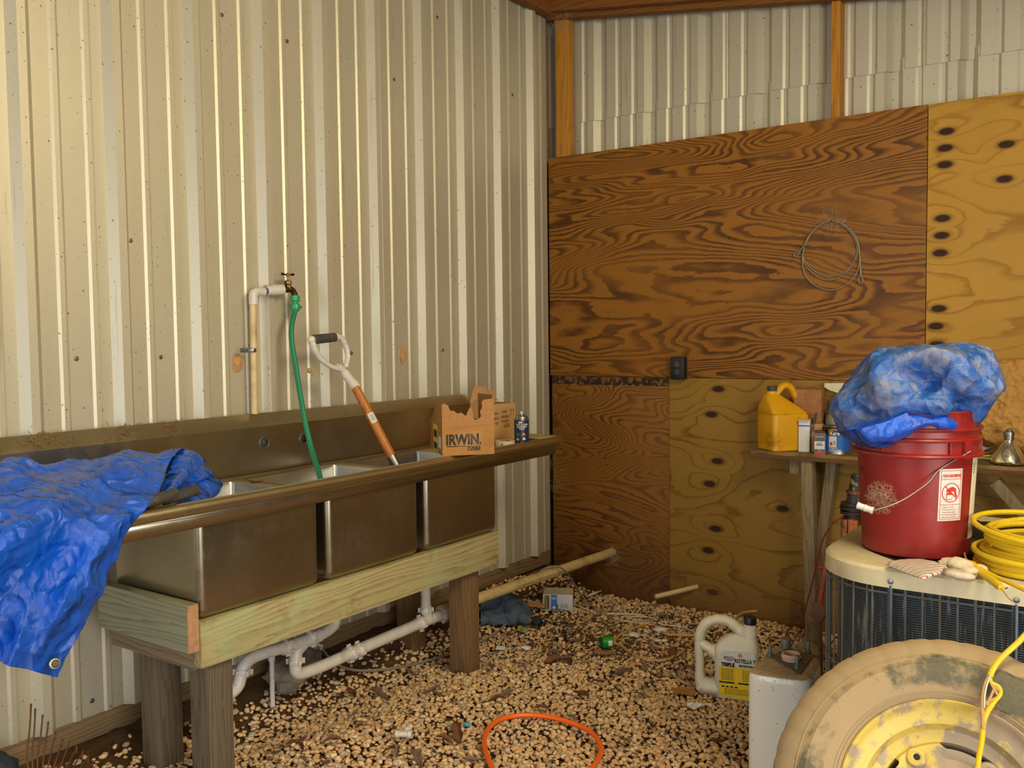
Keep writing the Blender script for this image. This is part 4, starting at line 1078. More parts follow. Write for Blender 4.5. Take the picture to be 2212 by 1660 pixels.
# yellow jug
pj = PZ(1689, 968, TZ); pj = PY(1691, 962, -.140); pj.z = TZ
t = thing('yellow_jug', 'oily yellow plastic jug with a black cap on the workbench end', 'jug', pj, math.radians(-40))
bm = bmesh.new()
JS = Matrix.Diagonal((1.08, 1.12, 1, 1))
loft(bm, [sec(.130, .150, .019, 0), sec(.146, .166, .019, .004), sec(.148, .168, .019, .02), sec(.146, .166, .019, .024), sec(.148, .168, .019, .03), sec(.150, .170, .019, .10), sec(.150, .168, .019, .165), sec(.146, .162, .019, .170, 0, -.002), sec(.150, .165, .019, .178, 0, -.004), sec(.128, .135, .019, .205, -.005, -.018), sec(.095, .10, .028, .235, -.008, -.034), sec(.062, .07, .024, .258, -.01, -.045), sec(.05, .054, .022, .266, -.01, -.045), sec(.048, .05, .022, .278, -.01, -.045)], M=JS)
obj('body', bm, YJUG, t)
bm = bmesh.new(); lathe(bm, [(0, .301), (.0225, .301), (.0235, .299), (.0235, .277), (.021, .277)], 24, T(-.011, -.050, 0)); obj('cap', bm, RUBG, t)
obj('handle', tube(bmesh.new(), [(0, -.035, .262), (.0, -.008, .298), (.002, .030, .298), (.004, .062, .25), (.004, .080, .20), (.004, .080, .165)], [.014, .017, .017, .0155, .0155, .02], 14, n=6, flat=1.35, up=(1, 0, 0)), YJUG, t)
bm = bmesh.new(); bmesh.ops.create_uvsphere(bm, u_segments=14, v_segments=10, radius=.03, matrix=T(.005, .088, .150) @ Matrix.Diagonal((1, .8, .6, 1))); obj('pour_bulge', bm, YJUG, t)
# brown box and others
def sbox(name, label, cat, px, py, y, w, d, h, rz, m, z=TZ):
    p = PY(px, py, y); t = thing(name, label, cat, (p.x, y, z), rz)
    o = obj('body', box(bmesh.new(), (-w/2, -d/2, 0), (w/2, d/2, h), .0015), m, t); return t
BOXB = plain('brown_box_board', rgb(150, 100, 58), .9, dirt=rgb(176, 128, 84), dscale=8)
t = sbox('carton', 'plain brown carton standing at the back of the workbench', 'box', 1748, 965, -.062, .125, .09, .285, .1, BOXB)
bm = bmesh.new(); box(bm, (-.06, -.049, .2852), (.06, .049, .287)); obj('lid_flap', bm, CARD, t)
t = sbox('white_carton', 'small white and blue carton with open flap behind the yellow jug', 'box', 1739, 960, -.155, .05, .05, .15, .1, WHITE)
bm = bmesh.new(); box(bm, (-.0252, -.0256, .118), (.0252, -.0251, .124)); obj('blue_stripe', bm, BLUEP, t)
bm = bmesh.new(); box(bm, (-.0252, -.025, .15), (.0252, .001, .152), M=T(0, 0, 0) @ RX(.12)); obj('flap', bm, WHITE, t)
bm = bmesh.new(); box(bm, (.026, -.025, .10), (.0275, .025, .185), M=RY(.12)); obj('side_flap', bm, GREYP, t)
t = sbox('small_carton', 'small tan carton behind the paint can', 'box', 1766, 962, -.135, .05, .035, .13, .1, CARDL)
bm = bmesh.new(); box(bm, (-.0255, -.0181, .108), (.0255, -.0176, .112)); obj('seam', bm, CARD, t)
t = sbox('battery_carton', 'small grey and red striped carton leaning beside the paint can', 'box', 1771, 970, YF+.022, .045, .04, .107, .2, WHITE)
bm = bmesh.new(); box(bm, (-.0228, -.0203, .097), (.0228, .0203, .1072)); obj('dark_top', bm, BLACK, t)
bm = bmesh.new(); box(bm, (-.0229, -.0205, .092), (.0229, -.0198, .097)); box(bm, (-.0229, -.0205, .0), (.0229, -.0198, .010)); obj('red_band', bm, RED, t)['kind'] = 'stuff'
bm = bmesh.new(); box(bm, (-.0229, -.0205, .06), (.0229, -.0199, .0915)); box(bm, (-.0229, -.0205, .0105), (.0229, -.0199, .024)); obj('grey_band', bm, GREYP, t)['kind'] = 'stuff'
text('RAYOVAC', .009, FRONT(0, .078, -.0209), PAPER, t, .0002, sx=.85); text('ULTRA\nROBUSTE', .0085, FRONT(0, .048, -.0209), INK, t, .0002, sx=.8); text('6V', .008, FRONT(0, .0135, -.0209), PAPER, t, .0002)
# paint can
pc = PY(1808, 972, -.150)
t = thing('paint_can', 'blue labelled enamel can beside the red bucket lid', 'paint can', (pc.x, pc.y, TZ), math.atan2((CAM-pc).y, (CAM-pc).x)+PI/2+.1)
R_ = .0575
bm = bmesh.new(); lathe(bm, [(0, .0), (R_, 0), (R_+.0012, .001), (R_+.0012, .004), (R_, .006), (R_, .016)], 40); obj('bottom_band', bm, ZINC, t)
bm = bmesh.new(); lathe(bm, [(R_, .016), (R_, .122)], 40); obj('label_wrap', bm, BLUEP, t)
bm = bmesh.new(); lathe(bm, [(R_, .122), (R_+.0015, .124), (R_+.0015, .127), (R_-.002, .128), (R_-.004, .124), (R_-.009, .124), (R_-.010, .127), (R_-.014, .127), (R_-.018, .1235), (0, .1235)], 40); obj('lid', bm, ZINC, t)
cpatch(-.08, .012, .086, .122, BLACK, 'dark_band', R_, t, .0004, 20)
text('Lo&Ride', .014, T(-.026, 0, .108) @ RX(PI/2), GOLD, t, .0003, fn=cylmap(R_+.0008), sx=.8, ex=0)
text('Kare', .025, T(-.016, 0, .088) @ RX(PI/2), PAPER, t, .0008, fn=cylmap(R_+.0008), sx=.85, ex=0)
text("'K", .025, T(-.038, 0, .088) @ RX(PI/2), GOLD, t, .0008, fn=cylmap(R_+.0011), sx=.85, ex=0)
cpatch(-.042, -.008, .034, .082, PAPER, 'picture_panel', R_, t, .0006, 8)
cpatch(-.038, -.026, .04, .056, RED, 'printed_chair', R_, t, .0009, 4); cpatch(-.022, -.012, .042, .062, CARDL, 'printed_chair', R_, t, .0009, 4)
text('FORMULA', .009, T(-.022, 0, .026) @ RX(PI/2), PAPER, t, .0002, fn=cylmap(R_+.0009), sx=.9, ex=0)
text('GelENAMEL', .013, T(-.014, 0, .015) @ RX(PI/2), PAPER, t, .0002, fn=cylmap(R_+.0009), sx=.85, ex=0)
# jar on the small carton
pj2 = PY(1790, 905, -.15)
t = thing('glass_jar', 'dusty glass jar standing behind the blue tarp bundle', 'jar', (PY(1795, 905, -.13).x-.01, -.062, TZ+.0), 0)
bm = bmesh.new(); lathe(bm, [(0, .0), (.032, 0), (.035, .004), (.035, .15), (.028, .165), (.026, .175)], 28); obj('jar', bm, N('dusty_glass').out(rgb(150, 140, 110), .25, 0, .6, Transmission_Weight=.4), t)
bm = bmesh.new(); lathe(bm, [(.0, .19), (.028, .19), (.029, .188), (.029, .172)], 28); obj('lid', bm, ZINC, t)
t = thing('wood_offcut', 'pale curved offcut leaning on the wall behind the tarp bundle', 'wood piece')
bm = bmesh.new(); prism(bm, [(p.x, p.z) for p in (PY(1782, 828, -.03), PY(1830, 828, -.03), PY(1835, 900, -.03), PY(1812, 850, -.03), PY(1790, 842, -.03), PY(1781, 836, -.03))], .012, T(0, -.035, 0)); obj('board', bm, CREAM, t)
t = sbox('leaning_board', 'dark upright board end against the back wall behind the tarp bundle', 'board', 1822, 960, -.03, .12, .03, .25, 0, W_PLY)
# heat lamp bulb
pb_ = PY(2180, 985, -.168)
t = thing('reflector_bulb', 'silvered reflector bulb lying face down on the workbench', 'light bulb', (pb_.x, pb_.y-.012, TZ+.004))
bm = bmesh.new(); lathe(bm, [(0, 0), (.05, .0), (.062, .004), (.066, .012), (.064, .022), (.054, .042), (.04, .064), (.028, .08), (.021, .09), (.0185, .098)], 40); obj('reflector', bm, GLASSM, t)
bm = bmesh.new(); lathe(bm, [(.0185, .097), (.0185, .118), (.0205, .119), (.0205, .127), (.0185, .133), (.013, .137), (.013, .140), (.0055, .145), (.004, .15), (.0, .151)], 28, wob=lambda r, z, a, j: (r, z)); obj('screw_base', bm, ZINC, t)
# kraft paper
def blob(outline, center, depth, t_cam, amp, s, seed, name, m, parent, nu=110, nv=46, nrm=None, back=.6, fold=None):
    """crumpled solid: outline in the plane through `center`, thickness `depth`"""
    C0 = center; nz = nrm or (CAM-C0).normalized(); X_ = RT; Y_ = nz.cross(X_).normalized(); X_ = Y_.cross(nz).normalized()
    pts = []
    for (px, py) in outline:
        d = ray(px, py); tt = (C0-CAM).dot(nz)/d.dot(nz); p = CAM+d*tt-C0; pts.append((p.dot(X_), p.dot(Y_)))
    cx_ = sum(p[0] for p in pts)/len(pts); cy_ = sum(p[1] for p in pts)/len(pts)
    cl = cr([Vector((p[0]-cx_, p[1]-cy_, 0)) for p in pts], 5, True)
    n = len(cl); L = [0]
    for i in range(n): L.append(L[-1]+(cl[(i+1) % n]-cl[i]).length)
    def at_(u):
        q = u*L[-1]
        for i in range(n):
            if L[i] <= q <= L[i+1]: return cl[i].lerp(cl[(i+1) % n], (q-L[i])/(L[i+1]-L[i]+1e-9))
        return cl[0]
    ring = [at_(i/nu) for i in range(nu)]
    b = bmesh.new(); R_ = []
    for j in range(nv+1):
        ph = PI*j/nv; row = []
        rr_ = math.sin(ph)**.62; hh = math.cos(ph); hh = hh if hh > 0 else hh*back
        for i in range(nu):
            p = C0 + X_*(cx_+ring[i].x*rr_) + Y_*(cy_+ring[i].y*rr_) + nz*(depth*hh)
            row.append(p)
        R_.append(row)
    cen = C0+X_*cx_+Y_*cy_
    vs = []
    for j, row in enumerate(R_):
        rv = []
        for p in row:
            d = (p-cen).normalized(); k = amp*crease(p, s, seed)+amp*.35*crease(p, s*2.7, seed+1)
            if fold: k += fold(p, d)
            rv.append(b.verts.new(p+d*k-d*amp*.1))
        vs.append(rv)
    for j in range(nv):
        for i in range(nu):
            f = b.faces.new((vs[j][i], vs[j][(i+1) % nu], vs[j+1][(i+1) % nu], vs[j+1][i])); f.smooth = True
    return obj(name, b, m, parent, sharp=None)
t = thing('kraft_paper', 'crumpled brown kraft paper heaped on the workbench behind the bulb', 'paper')
blob([(2103, 905), (2112, 870), (2120, 830), (2135, 800), (2160, 783), (2190, 780), (2240, 790), (2280, 850), (2290, 960), (2230, 965), (2170, 962), (2130, 945), (2108, 925)], PY(2190, 880, -.055), .034, 0, .016, 8, 5, 'sheet', KRAFT, t, back=.2, nrm=Vector((.12, -1, .05)).normalized())
t = thing('paper_stack', 'loose cream and yellow papers fanned out beside the bulb', 'papers')
for k, (c, m_, a, zt_) in enumerate((((2135, 985), CREAM, .15, .0), ((2130, 976), CABY, .35, .004), ((2128, 968), CREAM, .5, .009), ((2150, 955), PAPER, .75, .02))):
    p = PZ(c[0], c[1], TZ); b = bmesh.new()
    grid(b, lambda u, v: (lambda x, y: (p.x+x*math.cos(a)-y*math.sin(a), min(p.y+x*math.sin(a)+y*math.cos(a)+.02, -.03), TZ+.002+zt_+.018*k*u*u*.6+.004*math.sin(v*6+k)))((u-.5)*.14, (v-.5)*.09), 10, 6)
    obj('sheet', b, m_, t, solid=.0006, sharp=None)
t = thing('spool', 'black round spool behind the bucket rim on the workbench', 'spool', PZ(2104, 985, TZ+.0))
bm = bmesh.new(); M = T(0, 0, .07) @ RX(PI/2) @ RZ(0)
for z0 in (-.02, .02): lathe(bm, [(0, z0), (.066, z0), (.068, z0+.002), (.066, z0+.004), (0, z0+.004)], 32, M)
lathe(bm, [(.03, -.02), (.03, .02)], 24, M); obj('reel', bm, BLACK, t)
t.location.y += .05
# ================================================================== CONDENSER UNIT
AZ = .95; AX0, AX1, AY0, AY1 = 2.132, 2.962, -2.112, -1.30; acx, acy = (AX0+AX1)/2, (AY0+AY1)/2; AW, AD = AX1-AX0, AY1-AY0
ag = gz(acx, acy)
t = thing('condenser_unit', 'cream topped air conditioner condenser with dark fins behind a wire guard', 'air conditioner', (acx, acy, ag-.005)); ac = t
H = AZ-ag+.005
def AS(z, inset, r=.19): return [(x, y, z) for x, y in rrect(AW-2*inset, AD-2*inset, max(r-inset, .01), 10)]
bm = bmesh.new()
FR = .378
outer = [AS(H-.047, .004), AS(H-.047, -.004), AS(H-.008, -.002), AS(H-.001, .006), AS(H, .016)]
rings = [[bm.verts.new(p) for p in s] for s in outer]
nn = len(rings[0])
inner = []
for rad, zz in ((FR+.018, H), (FR+.006, H-.003), (FR, H-.014), (FR, H-.03)):
    row = []
    for p in AS(0, .016):
        a = math.atan2(p[1], p[0]); row.append((rad*math.cos(a), rad*math.sin(a), zz))
    inner.append([bm.verts.new(p) for p in row])
allr = rings+inner
for a, b_ in zip(allr, allr[1:]):
    for k in range(nn): bm.faces.new((a[k], a[(k+1) % nn], b_[(k+1) % nn], b_[k]))
obj('top_cover', bm, ACW, t, sharp=32)
# fan grille: rings and hub, spokes
gr = obj('fan_grille', tube(bmesh.new(), [(FR*.995*math.cos(a), FR*.995*math.sin(a), H-.004) for a in np.linspace(0, 2*PI, 65)[:-1]], .0035, 6, closed=True), DARKM, t)
for i in range(18):
    rr_ = FR-.018-i*.0155
    obj('grille_ring', tube(bmesh.new(), [(rr_*math.cos(a), rr_*math.sin(a), H-.004) for a in np.linspace(0, 2*PI, 57)[:-1]], .0022, 5, closed=True), DARKM, gr)
for i in range(6):
    a = i*PI/3+.3; obj('grille_spoke', tube(bmesh.new(), [(.08*math.cos(a), .08*math.sin(a), H-.008), (FR*math.cos(a), FR*math.sin(a), H-.008)], .003, 5), DARKM, gr)
bm = bmesh.new(); lathe(bm, [(0, H-.002), (.08, H-.004), (.09, H-.012), (.09, H-.03)], 32); obj('grille_hub', bm, DARKM, gr)
bm = bmesh.new(); loft(bm, [AS(.02, .03), AS(H-.05, .03)], cap=True); obj('coil', bm, COIL, t, sharp=50)
bm = bmesh.new(); loft(bm, [AS(0, .0), AS(.03, .0), AS(.032, .03)], cap=True); obj('base_pan', bm, ACW, t, sharp=30)
# copper pipes seen at the left corner, guard wires
peri = cr([Vector((p[0], p[1], 0)) for p in AS(0, .004)], 3, True)
Ls = [0]
for i in range(len(peri)): Ls.append(Ls[-1]+(peri[(i+1) % len(peri)]-peri[i]).length)
def peri_at(s):
    s %= Ls[-1]
    for i in range(len(peri)):
        if Ls[i] <= s <= Ls[i+1]: return peri[i].lerp(peri[(i+1) % len(peri)], (s-Ls[i])/(Ls[i+1]-Ls[i]+1e-9))
nw = int(Ls[-1]/.0375); mw = None
for i in range(nw):
    p = peri_at(i*Ls[-1]/nw)
    if p.y > .0 and p.x > -.3: continue
    if mw is None or True:
        a = Vector((p.x, p.y, .03)); b_ = Vector((p.x, p.y, H-.046))
        o = obj('guard_wire', tube(bmesh.new(), [a, b_], .0022, 5), WIREM, t)
for z in (H-.062, .14, .33, .52):
    o = obj('guard_band', tube(bmesh.new(), [Vector((p.x*1.003, p.y*1.003, z)) for p in peri], .0018 if z < .6 else .0026, 5, closed=True), WIREM, t)
def on_cover(px, py): 
    p = PY(px, py, AY0-.003); return p
for px, py in ((1924, 1257), (2196, 1297)):
    p = on_cover(px, py); l = Vector((p.x-acx, p.y-acy+.0, p.z-ag+.005))
    bm = bmesh.new(); lathe(bm, [(0, .006), (.0038, .005), (.004, .002), (.007, .0015), (.0075, 0)], 12, T(*l) @ RX(PI/2)); obj('screw', bm, ZINC, t)
    obj('support_rail', tube(bmesh.new(), [Vector((l.x, l.y+.002, .03)), Vector((l.x, l.y+.002, l.z-.01))], .0042, 8), plain('rail_metal', rgb(98, 110, 120), .5, .5), t)
# ================================================================== BUCKET
BZ = AZ+.001
bc = Vector((2.335, -1.862, BZ))
rc = math.atan2((CAM-bc).y, (CAM-bc).x)+PI/2
t = thing('bucket', 'red plastic bucket with wire bail and warning label on the condenser', 'bucket', bc, rc); bk = t
RB = lambda z: .130+.0135*min(z, .25)/.25
bm = bmesh.new()
prof = [(0, .004), (.122, .004), (.125, 0), (.129, .003), (.130, .012), (.143, .247), (.1435, .252), (.158, .254), (.160, .258), (.158, .262), (.1465, .265), (.1475, .292), (.155, .294), (.156, .298), (.1545, .301), (.1475, .304), (.148, .318), (.155, .320), (.1565, .323), (.155, .327), (.150, .329), (.151, .362), (.153, .366), (.151, .370), (.146, .369), (.144, .355), (.137, .25), (.126, .012), (0, .010)]
lathe(bm, prof, 72); obj('shell', bm, BUCK, t, sharp=28)
for k in range(18):
    a = k*2*PI/18; bm = bmesh.new(); box(bm, (.1475, -.0012, .266), (.1545, .0012, .293), M=RZ(a))
    if k % 3 == 0: obj('collar_rib', bm, BUCK, t)
    else: bm.free()
    bm = bmesh.new(); box(bm, (.1495, -.001, .330), (.1522, .001, .362), M=RZ(a+.1)); obj('rim_rib', bm, BUCK, t)
# ear with bail
def bl_(p): return Matrix.Rotation(-rc, 4, 'Z') @ (Vector(p)-bc)
ear = PD(2047, 996, (bc-CAM).dot(fw)-.10); e = bl_(ear); ea = math.atan2(e.y, e.x); er = .156
ez = .262
bm = bmesh.new(); box(bm, (.145, -.012, .252), (.159, .012, .298), .002, RZ(ea)); obj('bail_ear', bm, BUCK, t)
E_ = Vector((math.cos(ea)*.162, math.sin(ea)*.162, .272)); E2_ = Vector((-math.cos(ea)*.162, -math.sin(ea)*.162, .272))
bm = bmesh.new(); box(bm, (.145, -.012, .252), (.159, .012, .298), .002, RZ(ea+PI)); obj('bail_ear', bm, BUCK, t)
dB = (bc-CAM).dot(fw)
def bp(px, py, dd): return bl_(PD(px, py, dB+dd))
gp1, gp2 = bp(1852, 1092, -.165), bp(1886, 1104, -.185)
path = [E_, bp(2030, 1015, -.158), bp(2005, 1043, -.172), bp(1960, 1075, -.185), bp(1925, 1092, -.19), gp2]
bail = obj('bail', tube(bmesh.new(), path, .0021, 8, n=6), ZINC, t)
gx = lerp(gp2, gp1, 1.0)
obj('bail', tube(bmesh.new(), [gp1+ (gp1-gp2)*-.1, bp(1854, 1080, -.15), bp(1853, 1058, -.11), bp(1856, 1040, -.07), bp(1858, 1020, -.03), E2_], .0021, 8, n=5), ZINC, t)
dg_ = (gp2-gp1).normalized(); Lg = (gp2-gp1).length
bm = bmesh.new(); lathe(bm, [(.0028, 0), (.0085, 0), (.009, .003), (.0078, .006), (.0078, Lg*.46), (.0092, Lg*.48), (.0092, Lg*.53), (.0078, Lg*.55), (.0078, Lg-.006), (.009, Lg-.003), (.0088, Lg), (.003, Lg), (.003, Lg-.008)], 16, frame(gp1, dg_, (0, 0, 1))); obj('bail_grip', bm, WHITE, t)
# warning label wrapped on the shell
def bwrap(x, z, off=.0006, a0=None):
    R_ = RB(z)+off; a = x/R_+a0; return Vector((R_*math.sin(a), -R_*math.cos(a), z))
pl = bl_(PD(2040, 1090, dB-.12)); LA = math.atan2(pl.x, -pl.y)
def lab(x0, x1, z0, z1, m, name, off, parent=t, a0=None, nx=10, nz=6):
    b = bmesh.new(); grid(b, lambda u, v: bwrap(lerp(x0, x1, u), lerp(z0, z1, v), off, LA if a0 is None else a0), nx, nz); return obj(name, b, m, parent)
LW, LZ0, LZ1 = .060, .098, .228
lab(-LW/2-.002, LW/2+.002, LZ0, LZ1, PAPER, 'warning_label', .0006)
def rl(x0, x1, z0, z1): lab(x0, x1, z0, z1, RED, 'label_line', .0010, nx=6, nz=2)
for z in (LZ0+.004, LZ0+.040, LZ1-.026, LZ1-.005): rl(-LW/2+.002, LW/2-.002, z, z+.0012)
for x in (-LW/2+.002, LW/2-.0032): rl(x, x+.0012, LZ0+.004, LZ1-.004)
LM = lambda x, z: T(x, 0, z) @ RX(PI/2)
LF = lambda p: bwrap(p.x, p.z, .0012, LA)
text('WARNING', .0105, LM(.004, LZ1-.0205), RED, t, .0004, fn=LF, sx=.9, ex=0)
b = bmesh.new()
def ltube(pts, r, closed=False): return tube(b, [bwrap(x, z, .0010, LA) for x, z in pts], r, 4, closed=closed)
ltube([(-.0262, LZ1-.021), (-.0175, LZ1-.021), (-.0218, LZ1-.0125)], .0006, True); ltube([(-.0218, LZ1-.0155), (-.0218, LZ1-.0185)], .0006); obj('warning_triangle', b, RED, t)
cz0 = LZ0+.071; b = bmesh.new()
ltube([(.0235*math.cos(a), cz0+.0235*math.sin(a)) for a in np.linspace(0, 2*PI, 33)[:-1]], .0011, True)
obj('prohibition_ring', b, RED, t); b = bmesh.new(); ltube([(-.0165, cz0+.0165), (-.006, cz0+.006), (.006, cz0-.006), (.0165, cz0-.0165)], .0011); obj('prohibition_bar', b, RED, t)
def lpoly(pts, name, m=RED, off=.0010):
    b = bmesh.new(); b.faces.new([b.verts.new(bwrap(x, z, off, LA)) for x, z in pts]); return obj(name, b, m, t)
lpoly([(-.012, cz0-.018), (.003, cz0-.018), (.0045, cz0-.001), (-.0135, cz0-.001)], 'printed_bucket'); lpoly([(-.0105, cz0-.0165), (.0018, cz0-.0165), (.0030, cz0-.006), (-.0118, cz0-.006)], 'printed_bucket_inside', PAPER, .0013)
lpoly([(-.008, cz0+.004), (-.006, cz0+.012), (.004, cz0+.0145), (.013, cz0+.010), (.015, cz0-.004), (.019, cz0-.010), (.016, cz0-.013), (.010, cz0-.007), (.008, cz0+.002), (.001, cz0+.003), (-.004, cz0-.004), (-.007, cz0-.003)], 'printed_child')
lpoly([(-.009+.0045*math.cos(a), cz0+.0045+.0045*math.sin(a)) for a in np.linspace(0, 2*PI, 11)[:-1]], 'printed_child_head')
for i, s_ in enumerate(('- Children can fall', 'in bucket and drown', '- Keep children away', 'from buckets with even', 'small amount of liquid')):
    text(s_, .0048, LM(-LW/2+.006, LZ0+.033-i*.0062), RED, t, 0, fn=LF, sx=.92, align='LEFT', ex=0)
a1 = LA + .62
lab(-.016, .028, .045, .25, CREAM, 'paper_label', .0007, a0=a1)
b = bmesh.new()
for i in range(14):
    z = .21+i*.0022
    if i % 3: grid(b, lambda u, v: bwrap(lerp(-.01, .0, u), z+v*.0011, .0011, a1), 2, 1)
obj('barcode', b, INK, t)['kind'] = 'stuff'
# silk webs on the bucket
def web(name, label, center, R, n, nrm, seed, sag=.02, r=.00022, parent=None):
    random.seed(seed); b = bmesh.new(); nrm = Vector(nrm).normalized(); X_ = nrm.orthogonal().normalized(); Y_ = nrm.cross(X_)
    for i in range(n):
        a, c = random.uniform(0, 2*PI), random.uniform(0, 2*PI); r1, r2 = R*random.random()**.5, R*random.random()**.5
        p = Vector(center)+X_*math.cos(a)*r1+Y_*math.sin(a)*r1+nrm*random.uniform(0, sag); q = Vector(center)+X_*math.cos(c)*r2*.8+Y_*math.sin(c)*r2*.8+nrm*random.uniform(0, sag)
        q = p.lerp(q, random.uniform(.2, .8)); m = (p+q)/2+nrm*random.uniform(-.004, .006)
        tube(b, [p, m, q], r, 3, cap=False, n=2)
    o = obj(name, b, WEB, parent); 
    if parent is None: tag(o, label, 'cobweb', kind='stuff')
    else: o['kind'] = 'stuff'
    return o
wp = PD(1905, 1075, dB-.135); wn = (wp-bc); wn.z = 0
web('cobweb', '', bl_(wp+wn.normalized()*.0), .045, 300, (Matrix.Rotation(-rc, 3, 'Z') @ wn.normalized()), 4, .006, .00014, parent=bk)
# ---- tarp bundle
tc = PD(1975, 860, dB-.02)
t = thing('tarp_bundle', 'dusty blue tarp bundled in a heap on top of the red bucket', 'tarp')
ol = [(1797, 895), (1800, 868), (1822, 845), (1850, 822), (1882, 775), (1906, 764), (1950, 761), (2000, 756), (2050, 750), (2095, 748), (2135, 757), (2148, 785), (2157, 815), (2157, 842), (2130, 862), (2108, 880), (2096, 897), (2060, 898), (2030, 892), (1985, 902), (1950, 912), (1925, 925), (1880, 945), (1840, 948), (1815, 925)]
rid = PD(1960, 870, dB-.02)
def fold(p, d):
    a, b_ = PD(1925, 800, dB-.15), PD(2075, 880, dB-.15)
    ab = b_-a; tt = max(0, min(1, (p-a).dot(ab)/ab.length_squared)); q = a+ab*tt+UP*(.02*math.sin(tt*3)); dist = (p-q).length
    a2, b2 = PD(1850, 900, dB-.15), PD(2040, 800, dB-.15); ab2 = b2-a2; t2 = max(0, min(1, (p-a2).dot(ab2)/ab2.length_squared)); d2 = (p-(a2+ab2*t2-UP*(.03*math.sin(t2*3)))).length
    return -.045*math.exp(-(dist/.022)**2) + .026*math.exp(-((dist-.05)/.025)**2) - .020*math.exp(-(d2/.018)**2) + .010*math.exp(-((d2-.035)/.02)**2)
blob(ol, tc, .135, 0, .020, 6.0, 3, 'bundle', TARP2, t, nu=150, nv=60, fold=fold)
rows = [[PD(1868, 960, dB-.02), PD(1940, 938, dB-.10), PD(2010, 925, dB-.12), PD(2060, 925, dB-.15), PD(2108, 918, dB-.06)],
        [PD(1845, 945, dB-.04), PD(1930, 930, dB-.15), PD(2005, 914, dB-.185), PD(2060, 916, dB-.165), PD(2108, 908, dB-.08)],
        [PD(1830, 930, dB-.04), PD(1920, 905, dB-.12), PD(1990, 898, dB-.15), PD(2055, 895, dB-.13), PD(2100, 888, dB-.06)],
        [PD(1840, 910, dB), PD(1920, 880, dB-.02), PD(1990, 880, dB-.02), PD(2050, 880, dB-.02), PD(2095, 885, dB+.05)]]
obj('lower_fold', net(rows, 10, 10, lambda p, u, v: .012*crease(p, 14, 4)), TARP, t, sharp=None, solid=.0012)
rows = [[PD(1862, 958, dB-.03), PD(1885, 966, dB-.10), PD(1925, 958, dB-.13), PD(1975, 928, dB-.16)],
        [PD(1838, 948, dB-.05), PD(1880, 950, dB-.15), PD(1920, 938, dB-.17), PD(1970, 912, dB-.18)],
        [PD(1812, 930, dB-.04), PD(1860, 925, dB-.15), PD(1910, 912, dB-.17), PD(1960, 895, dB-.16)]]
obj('hem', net(rows, 9, 9, lambda p, u, v: .008*crease(p, 14, 6)), TARP, t, sharp=None, solid=.0012)
# ---- work glove
t = thing('work_glove', 'striped cuff work glove with cream palm lying on the condenser lid', 'glove')
Zg = AZ+.003
def PG(px, py, h=0): return PZ(px, py, Zg+h)
cuff = [[PG(1914, 1222, .002), PG(1950, 1236, .004), PG(1985, 1249, .004), PG(1996, 1252, .002)], [PG(1925, 1214, .012), PG(1965, 1226, .014), PG(2000, 1240, .012), PG(2012, 1246, .006)], [PG(1950, 1210, .014), PG(1988, 1220, .018), PG(2022, 1234, .014), PG(2034, 1240, .006)], [PG(1985, 1209, .014), PG(2015, 1214, .022), PG(2042, 1224, .018), PG(2052, 1234, .004)]]
def stripem():
    q = N('striped_cuff'); sep = q.n('ShaderNodeSeparateXYZ'); v = q.vec((1, 1, 1), rot=(0, 0, .9)); q.t.links.new(v, sep.inputs[0])
    s = q.math('FRACT', q.math('MULTIPLY', sep.outputs[0], 62.)); g = q.ramp(s, [(0, rgb(196, 180, 158)), (.30, rgb(196, 180, 158)), (.34, rgb(60, 74, 104)), (.44, rgb(60, 74, 104)), (.48, rgb(200, 186, 166)), (.74, rgb(200, 186, 166)), (.78, rgb(176, 80, 76)), (.86, rgb(176, 80, 76)), (.9, rgb(196, 180, 158))], 'CONSTANT')
    q.bump(q.noise(300, 2), .4, .001); return q.out(g, .9)
obj('cuff', net(cuff, 8, 8, lambda p, u, v: .0015*noise.noise(p*60)), stripem(), t, sharp=None, solid=.003)
b = bmesh.new()
tube(b, [PG(2030, 1222, .010), PG(2052, 1218, .016), PG(2075, 1222, .018), PG(2096, 1236, .012), PG(2103, 1243, .008)], [.016, .022, .026, .020, .010], 16, n=6, flat=.62, up=(0, 0, 1))
tube(b, [PG(2040, 1236, .008), PG(2065, 1240, .010), PG(2090, 1246, .008), PG(2102, 1246, .006)], [.014, .018, .015, .007], 14, n=6, flat=.6, up=(0, 0, 1))
for v in b.verts: v.co += Vector((0, 0, 1))*.0025*noise.noise(v.co*55)
for v in b.verts: v.co.z = max(v.co.z, AZ+.001)
obj('palm', b, CLOTH, t, sharp=None)
for k, pts in enumerate((((2050, 1219), (2078, 1224), (2102, 1240)), ((2100, 1228), (2118, 1226), (2131, 1236)))):
    b = tube(bmesh.new(), [PG(*p, .012-.004*(i == 2)) for i, p in enumerate(pts)], [.008, .0105, .006], 12, n=5, flat=.7, up=(0, 0, 1)); obj('finger', b, CLOTH, t, sharp=None)
